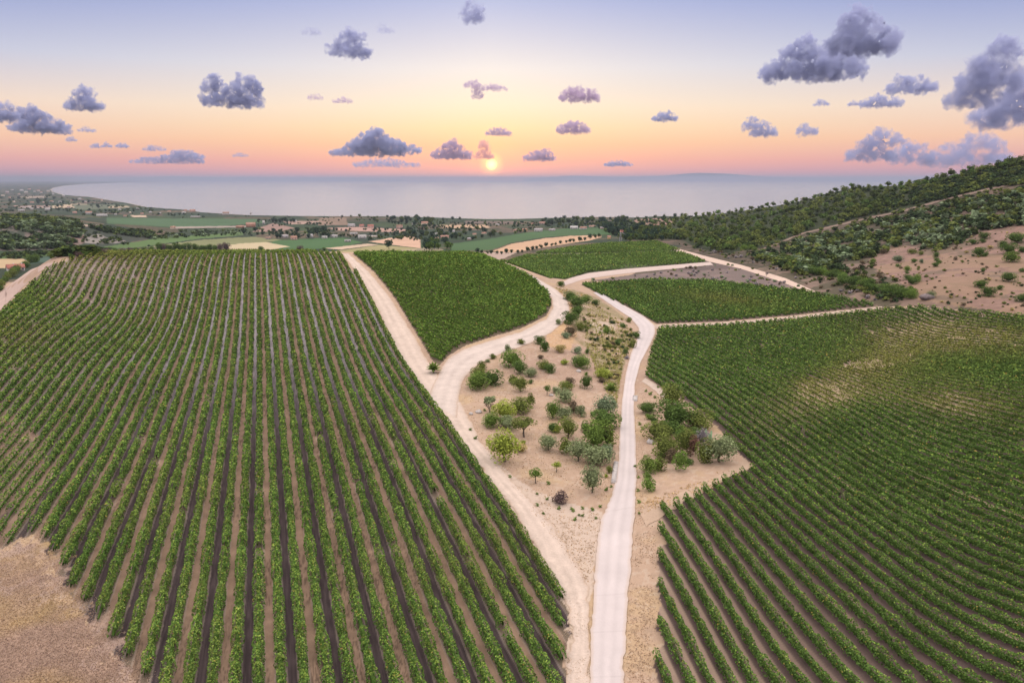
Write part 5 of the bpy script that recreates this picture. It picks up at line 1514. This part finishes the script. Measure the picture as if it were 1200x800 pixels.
TOWN = [(40, 225.4), (44.5, 224.4), (56, 224.9), (51, 238), (60, 237), (70, 237.6), (16, 237), (37, 238), (93, 234), (74, 230), (119, 235.6), (8, 226), (14, 223.5), (22, 228.5), (30, 226), (34, 222.6), (48, 226.4), (25, 224), (3, 230), (11, 232.4), (62, 228.2), (53, 230.6), (84, 236), (100, 237.6), (33, 243.6), (45, 242.8), (28, 244.4), (18, 242.6), (80, 243.6), (140, 246.8), (152, 249.8), (166, 251.2), (176, 249.6), (187, 250.4), (198, 248.6), (161, 245.8), (135, 252), (146, 254)]
for i, (hx, hy) in enumerate(TOWN):
    house(hx, hy, 2.6 + (i * 37 % 10) * .2, 1.9 + (i % 3) * .25, ['white', 'white', 'cream', 'pink'][i % 4], ['white', 'terra', 'grey'][i % 3], 'tiny pale house in the hazy town by the far left bay', group='town houses by the far bay', flat=i % 3 == 0)

# towers and masts
M_STEEL = plain_mat('galvanised_steel', (.28, .28, .30), .5, .1, 3, .4)
M_CONC = plain_mat('weathered_concrete', (.30, .27, .25), .9, .15, 1)
def water_tower(px, py, w, h, label, dmin=420):
    (p,), (d,) = at([px], [py], dmin)
    Hh = h * d / F; W = w * d / F / 2
    e = bpy.data.objects.new('water_tower', None); COL.objects.link(e); e.location = (p[0], p[1], p[2] - .5); tag(e, label, 'water tower')
    mb = MB(); mb.tube((0, 0, 0), (0, 0, Hh * .6), W * .36, W * .30, 12); obj('shaft', mb.mesh('shaft', M_CONC), e)
    mb = MB(); mb.tube((0, 0, Hh * .55), (0, 0, Hh * .78), W * .34, W, 16); mb.tube((0, 0, Hh * .78), (0, 0, Hh * .94), W, W * .96, 16); mb.tube((0, 0, Hh * .94), (0, 0, Hh), W * .96, W * .3, 16)
    obj('tank', mb.mesh('tank', M_CONC), e)
def pylon(px, py, h, label, name='lattice_mast', dmin=420):
    (p,), (d,) = at([px], [py], dmin)
    Hh = h * d / F; b = Hh * .11
    e = bpy.data.objects.new(name, None); COL.objects.link(e); e.location = (p[0], p[1], p[2] - .5); tag(e, label, 'mast')
    mb = MB(); r_ = max(.10, Hh * .008)
    for sx in (-1, 1):
        for sy in (-1, 1): mb.tube((sx * b, sy * b, 0), (sx * b * .18, sy * b * .18, Hh), r_, r_ * .7, 4)
    k = 6
    for i in range(k):
        z0, z1 = Hh * i / k, Hh * (i + 1) / k
        w0, w1 = b * (1 - .82 * i / k), b * (1 - .82 * (i + 1) / k)
        for s in (-1, 1):
            mb.tube((-w0, s * w0, z0), (w1, s * w1, z1), r_ * .6, r_ * .6, 3); mb.tube((s * w0, w0, z0), (s * w1, -w1, z1), r_ * .6, r_ * .6, 3)
    obj('lattice', mb.mesh('lattice', M_STEEL), e)
    mb = MB()
    for zz, ln in ((.80, .26), (.92, .18)): mb.tube((-Hh * ln * .5, 0, Hh * zz), (Hh * ln * .5, 0, Hh * zz), r_, r_, 4)
    obj('cross_arm', mb.mesh('cross_arm', M_STEEL), e)
water_tower(940, 238, 4.2, 7, 'mushroom shaped water tower on the ridge of the right hill')
water_tower(294, 253.2, 2.6, 4.4, 'tiny mushroom shaped tower on the coast skyline at the left')
pylon(960, 235, 11, 'lattice pylon on the ridge right of the water tower')
pylon(867.5, 246.5, 5, 'thin mast on the low end of the ridge left of the water tower')
pylon(727, 284, 13, 'pale lattice mast in front of the white house with the red roof')

# ------------------------------------------------------------------ clouds: closed puffs of thin scattering air, high above the haze
from mathutils import noise as mn, Vector
CLOUDS = [  # list of boxes (x0, y0, x1, y1) in the photo, density factor, tint, label
 ([(14, 128, 80, 157), (24, 118, 58, 140)], 1, 0, 'dark cloud near the left frame edge with a tail to its right'),
 ([(-16, 113, 22, 142)], .9, 0, 'dark cloud cut by the left frame edge'),
 ([(78, 104, 121, 131), (88, 98, 114, 112)], .8, 0, 'round dark cloud high at the left above the small puffs'),
 ([(237, 98, 308, 127), (238, 79, 262, 110), (274, 80, 307, 115)], 1, 0, 'dark two horned cloud alone in the left sky'),
 ([(383, 42, 437, 69), (398, 26, 428, 52)], .8, 0, 'dark ragged cloud high at the top left of centre'),
 ([(540, -6, 567, 26)], .7, 0, 'small dark cloud at the top frame edge'),
 ([(542, 91, 564, 103), (552, 98, 566, 117), (560, 97, 598, 107)], .5, 1, 'thin ragged brownish cloud high above the sun'),
 ([(654, 98, 704, 119)], .8, 1, 'purple cloud upper one of two right of the sun'),
 ([(652, 138, 692, 156)], .8, 1, 'purple cloud lower one of two right of the sun'),
 ([(764, 129, 795, 142)], .8, 0, 'small compact cloud alone between sun and right cloud bank'),
 ([(889, 55, 955, 94), (925, 44, 1012, 94), (915, 36, 955, 70)], 1, 0, 'large dark cloud left part of the big double cloud at the right'),
 ([(968, 14, 1050, 66), (982, -2, 1020, 30)], 1, 0, 'large dark cloud upper part of the big double cloud at the right'),
 ([(1040, 84, 1096, 109)], .8, 0, 'dark flat cloud between the big double cloud and the right bank'),
 ([(1008, 108, 1058, 126)], .7, 0, 'small grey cloud under the dark flat cloud at the right'),
 ([(1110, 90, 1168, 130), (1122, 54, 1194, 110), (1148, 36, 1190, 70)], .8, 0, 'tall mauve cloud at the right frame edge'),
 ([(1142, 95, 1230, 150), (1180, 75, 1240, 130)], .9, 0, 'broad blue grey cloud cut by the right frame edge'),
 ([(992, 160, 1046, 190), (1012, 142, 1052, 172)], .7, 0, 'leaning grey cloud above the right hill slope'),
 ([(1042, 163, 1092, 192)], .6, 0, 'pale grey cloud just above the right hill ridge'),
 ([(1085, 158, 1182, 196), (1120, 150, 1172, 176)], .55, 0, 'wide pale blue cloud behind the right hill ridge'),
 ([(869, 134, 892, 152), (880, 140, 911, 161)], .65, 0, 'torn small cloud below the big double cloud'),
 ([(933, 140, 957, 159)], .6, 0, 'small torn cloud right of the other torn cloud'),
 ([(384, 165, 478, 184), (408, 148, 476, 178), (430, 143, 450, 160), (462, 164, 496, 182)], 1, 0, 'largest low cloud left of the sun with a domed top'),
 ([(412, 183, 494, 196)], .45, 0, 'thin flat cloud bar under the largest low cloud'),
 ([(504, 167, 556, 187), (518, 160, 540, 175)], .9, 1, 'purple low cloud between the domed cloud and the sun'),
 ([(555, 172, 579, 187), (561, 163, 574, 178)], .6, 2, 'rosy cloud right on top of the setting sun'),
 ([(568, 148, 601, 159)], .7, 1, 'small purple cloud above the setting sun'),
 ([(611, 175, 652, 189), (632, 171, 648, 182)], .8, 1, 'low purple cloud right of the setting sun'),
 ([(707, 186, 742, 195)], .7, 0, 'little flat cloud low over the sea right of the sun'),
 ([(153, 181, 240, 193), (190, 172, 240, 188), (170, 168, 196, 177)], .6, 0, 'long low grey cloud over the left bay'),
 ([(107, 166, 118, 174), (119, 166, 132, 173), (135, 165, 150, 173)], .6, 0, 'row of three tiny puffs over the left bay'),
 ([(78, 158, 90, 166)], .5, 0, 'tiny puff above the row of three puffs'),
 ([(389, 112, 414, 121)], .4, 1, 'faint small pink puff below the ragged top cloud, right one'),
 ([(360, 108, 379, 117)], .35, 1, 'faint small pink puff below the ragged top cloud, left one'),
 ([(272, 178, 292, 184)], .4, 0, 'tiny faint puff low in the sky right of the long grey cloud'),
 ([(353, 30, 378, 42)], .25, 0, 'faint wisp left of the ragged top cloud'),
 ([(442, 26, 462, 40)], .25, 0, 'faint wisp right of the ragged top cloud'),
 ([(952, 115, 972, 124)], .5, 0, 'tiny grey puff left of the small grey cloud'),
 ([(993, 117, 1008, 124)], .5, 0, 'tiny puff touching the small grey cloud'),
 ([(92, 147, 112, 155)], .4, 0, 'faint tiny wisp right of the left edge clouds'),
 ([(1020, 20, 1034, 40)], .2, 0, 'faint wisp right of the big double cloud top'),
]
TINT = [(.50, .54, .76), (.66, .54, .70), (.95, .60, .58)]
def cloud(i, boxes, dens, tint, label):
    r_ = random.Random(100 + i)
    gx_ = sum((b[0] + b[2]) / 2 for b in boxes) / len(boxes); gy_ = sum((b[1] + b[3]) / 2 for b in boxes) / len(boxes)
    boxes = [(gx_ + (b[0] - gx_) * .93, gy_ + (b[1] - gy_) * .88, gx_ + (b[2] - gx_) * .93, gy_ + (b[3] - gy_) * .88) for b in boxes]
    yb = max(b[3] for b in boxes); xm = sum((b[0] + b[2]) / 2 for b in boxes) / len(boxes)
    a, b_, c = ray(xm, yb)
    hz = math.hypot(float(a), float(b_)); tan = float(c) / hz
    D = min(700 / max(tan, .004), 36000) / hz            # distance along the view axis
    base = np.array([float(a) * D, float(b_) * D, float(c) * D])
    S = D / F
    hdir = np.array([base[0], base[1], 0]); hdir /= np.linalg.norm(hdir)
    right = np.array([hdir[1], -hdir[0], 0]); upv = np.array([0, 0, 1.0])
    V = []; F_ = []; n = 0
    ico = _ico()
    tot = sum((b[2] - b[0]) * (b[3] - b[1]) for b in boxes)
    for (x0, y0, x1, y1) in boxes:
        bw, bh = x1 - x0, y1 - y0
        k = max(7, int(14 * bw / bh))
        for j in range(k):
            fx = (j + r_.random()) / k
            env = math.sin(math.pi * min(max(fx, .06), .94)) ** .6
            rad = bh * r_.uniform(.20, .34) * (.55 + .45 * env)
            lim = max(bh * env - rad, rad)
            yy = rad * .75 + (lim - rad * .75) * r_.random() ** .8 if lim > rad * .75 else rad * .75
            if j % 2: yy = rad * r_.uniform(.55, .8)
            cx = x0 + bw * fx; cx = min(max(cx, x0 + rad * .7), x1 - rad * .7)
            px_, py_ = (cx - xm) * S, (yb - y1 + yy) * S
            pz_ = r_.uniform(-.5, .5) * min(bw, bh * 2.0) * S * .8
            R_ = rad * S
            for q in ico[0]: V.append(right * (px_ + q[0] * R_ * 1.15) + upv * (py_ + q[2] * R_ * .9) + hdir * (pz_ + q[1] * R_ * 1.15))
            F_ += [[u + n for u in f] for f in ico[1]]; n += len(ico[0])
    me = make_mesh('cloud', V, None, T=F_)
    o = bpy.data.objects.new('cloud', me); COL.objects.link(o)
    wmax = (max(b[2] for b in boxes) - min(b[0] for b in boxes)) * S
    m_ = o.modifiers.new('r', 'REMESH'); m_.mode = 'VOXEL'; m_.voxel_size = max(wmax / 100, (max(b[3] for b in boxes) - min(b[1] for b in boxes)) * S / 44)
    dg = bpy.context.evaluated_depsgraph_get()
    me2 = bpy.data.meshes.new_from_object(o.evaluated_get(dg))
    o.modifiers.clear(); o.data = me2; bpy.data.meshes.remove(me)
    nv = len(me2.vertices)
    co = np.empty(nv * 3, np.float32); me2.vertices.foreach_get('co', co); co = co.reshape(-1, 3)
    no = np.array([v.normal[:] for v in me2.vertices])
    hb = min(b[3] - b[1] for b in boxes) * S
    disp = np.array([mn.fractal(Vector(p / (hb * .30)) + Vector((i * 7.3, 0, 0)), .65, 2.1, 6) for p in co.astype(float)])
    co = co + no * (disp * hb * .22)[:, None]
    me2.vertices.foreach_set('co', co.astype(np.float32).ravel()); me2.update()
    me2.polygons.foreach_set('use_smooth', np.ones(len(me2.polygons), bool))
    me2.name = 'cloud'
    hmean = tot / sum(b[2] - b[0] for b in boxes) * S
    m, t = new_mat('cloud_air')
    v = t.nodes.new('ShaderNodeVolumePrincipled')
    v.inputs['Color'].default_value = (*TINT[tint], 1)
    tcn = t.nodes.new('ShaderNodeTexCoord')
    nz = t.nodes.new('ShaderNodeTexNoise'); nz.inputs['Scale'].default_value = 3.2 / hmean; nz.inputs['Detail'].default_value = 3; nz.inputs['Roughness'].default_value = .5
    t.links.new(tcn.outputs['Object'], nz.inputs['Vector'])
    dn_ = math_node(t, 'MULTIPLY', math_node(t, 'MULTIPLY', math_node(t, 'SUBTRACT', nz.outputs[0], .41), 5.0, True), 9.0 * dens ** 1.5 / hmean)
    t.links.new(dn_, v.inputs['Density'])
    v.inputs['Anisotropy'].default_value = .3
    out = t.nodes.new('ShaderNodeOutputMaterial'); t.links.new(v.outputs[0], out.inputs['Volume'])
    me2.materials.clear(); me2.materials.append(m)
    o.location = (base[0], base[1], CAMZ + base[2])
    tag(o, label, 'cloud', 'small clouds in the sunset sky')
_icoc = []
def _ico():
    if not _icoc:
        a, b = 12, 8
        V = [(0, 0, 1)] + [(math.sin(math.pi * i / b) * math.cos(2 * math.pi * j / a), math.sin(math.pi * i / b) * math.sin(2 * math.pi * j / a), math.cos(math.pi * i / b)) for i in range(1, b) for j in range(a)] + [(0, 0, -1)]
        Fq = [(0, 1 + j, 1 + (j + 1) % a) for j in range(a)]
        for i in range(b - 2):
            for j in range(a):
                p, q = 1 + i * a + j, 1 + i * a + (j + 1) % a
                Fq += [(p, p + a, q + a), (p, q + a, q)]
        l = len(V) - 1
        Fq += [(l, 1 + (b - 2) * a + (j + 1) % a, 1 + (b - 2) * a + j) for j in range(a)]
        _icoc.append((V, Fq))
    return _icoc[0]
for i, (bx, dn, tt, lb) in enumerate(CLOUDS): cloud(i, bx, dn, tt, lb)

# ------------------------------------------------------------------ haze
def haze():
    mb = MB(); mb.box(-61500, -1500, -5.5, 61500, 61500, 262)
    m, t = new_mat('haze_air')
    v = t.nodes.new('ShaderNodeVolumePrincipled')
    v.inputs['Color'].default_value = (.38, .42, .53, 1)
    v.inputs['Density'].default_value = 5.2e-5
    v.inputs['Anisotropy'].default_value = .2
    o = t.nodes.new('ShaderNodeOutputMaterial'); t.links.new(v.outputs[0], o.inputs['Volume'])
    obj('haze', mb.mesh('haze', m), kind='stuff', label='thin bluish haze over the plain and the bay', cat='haze')
haze()
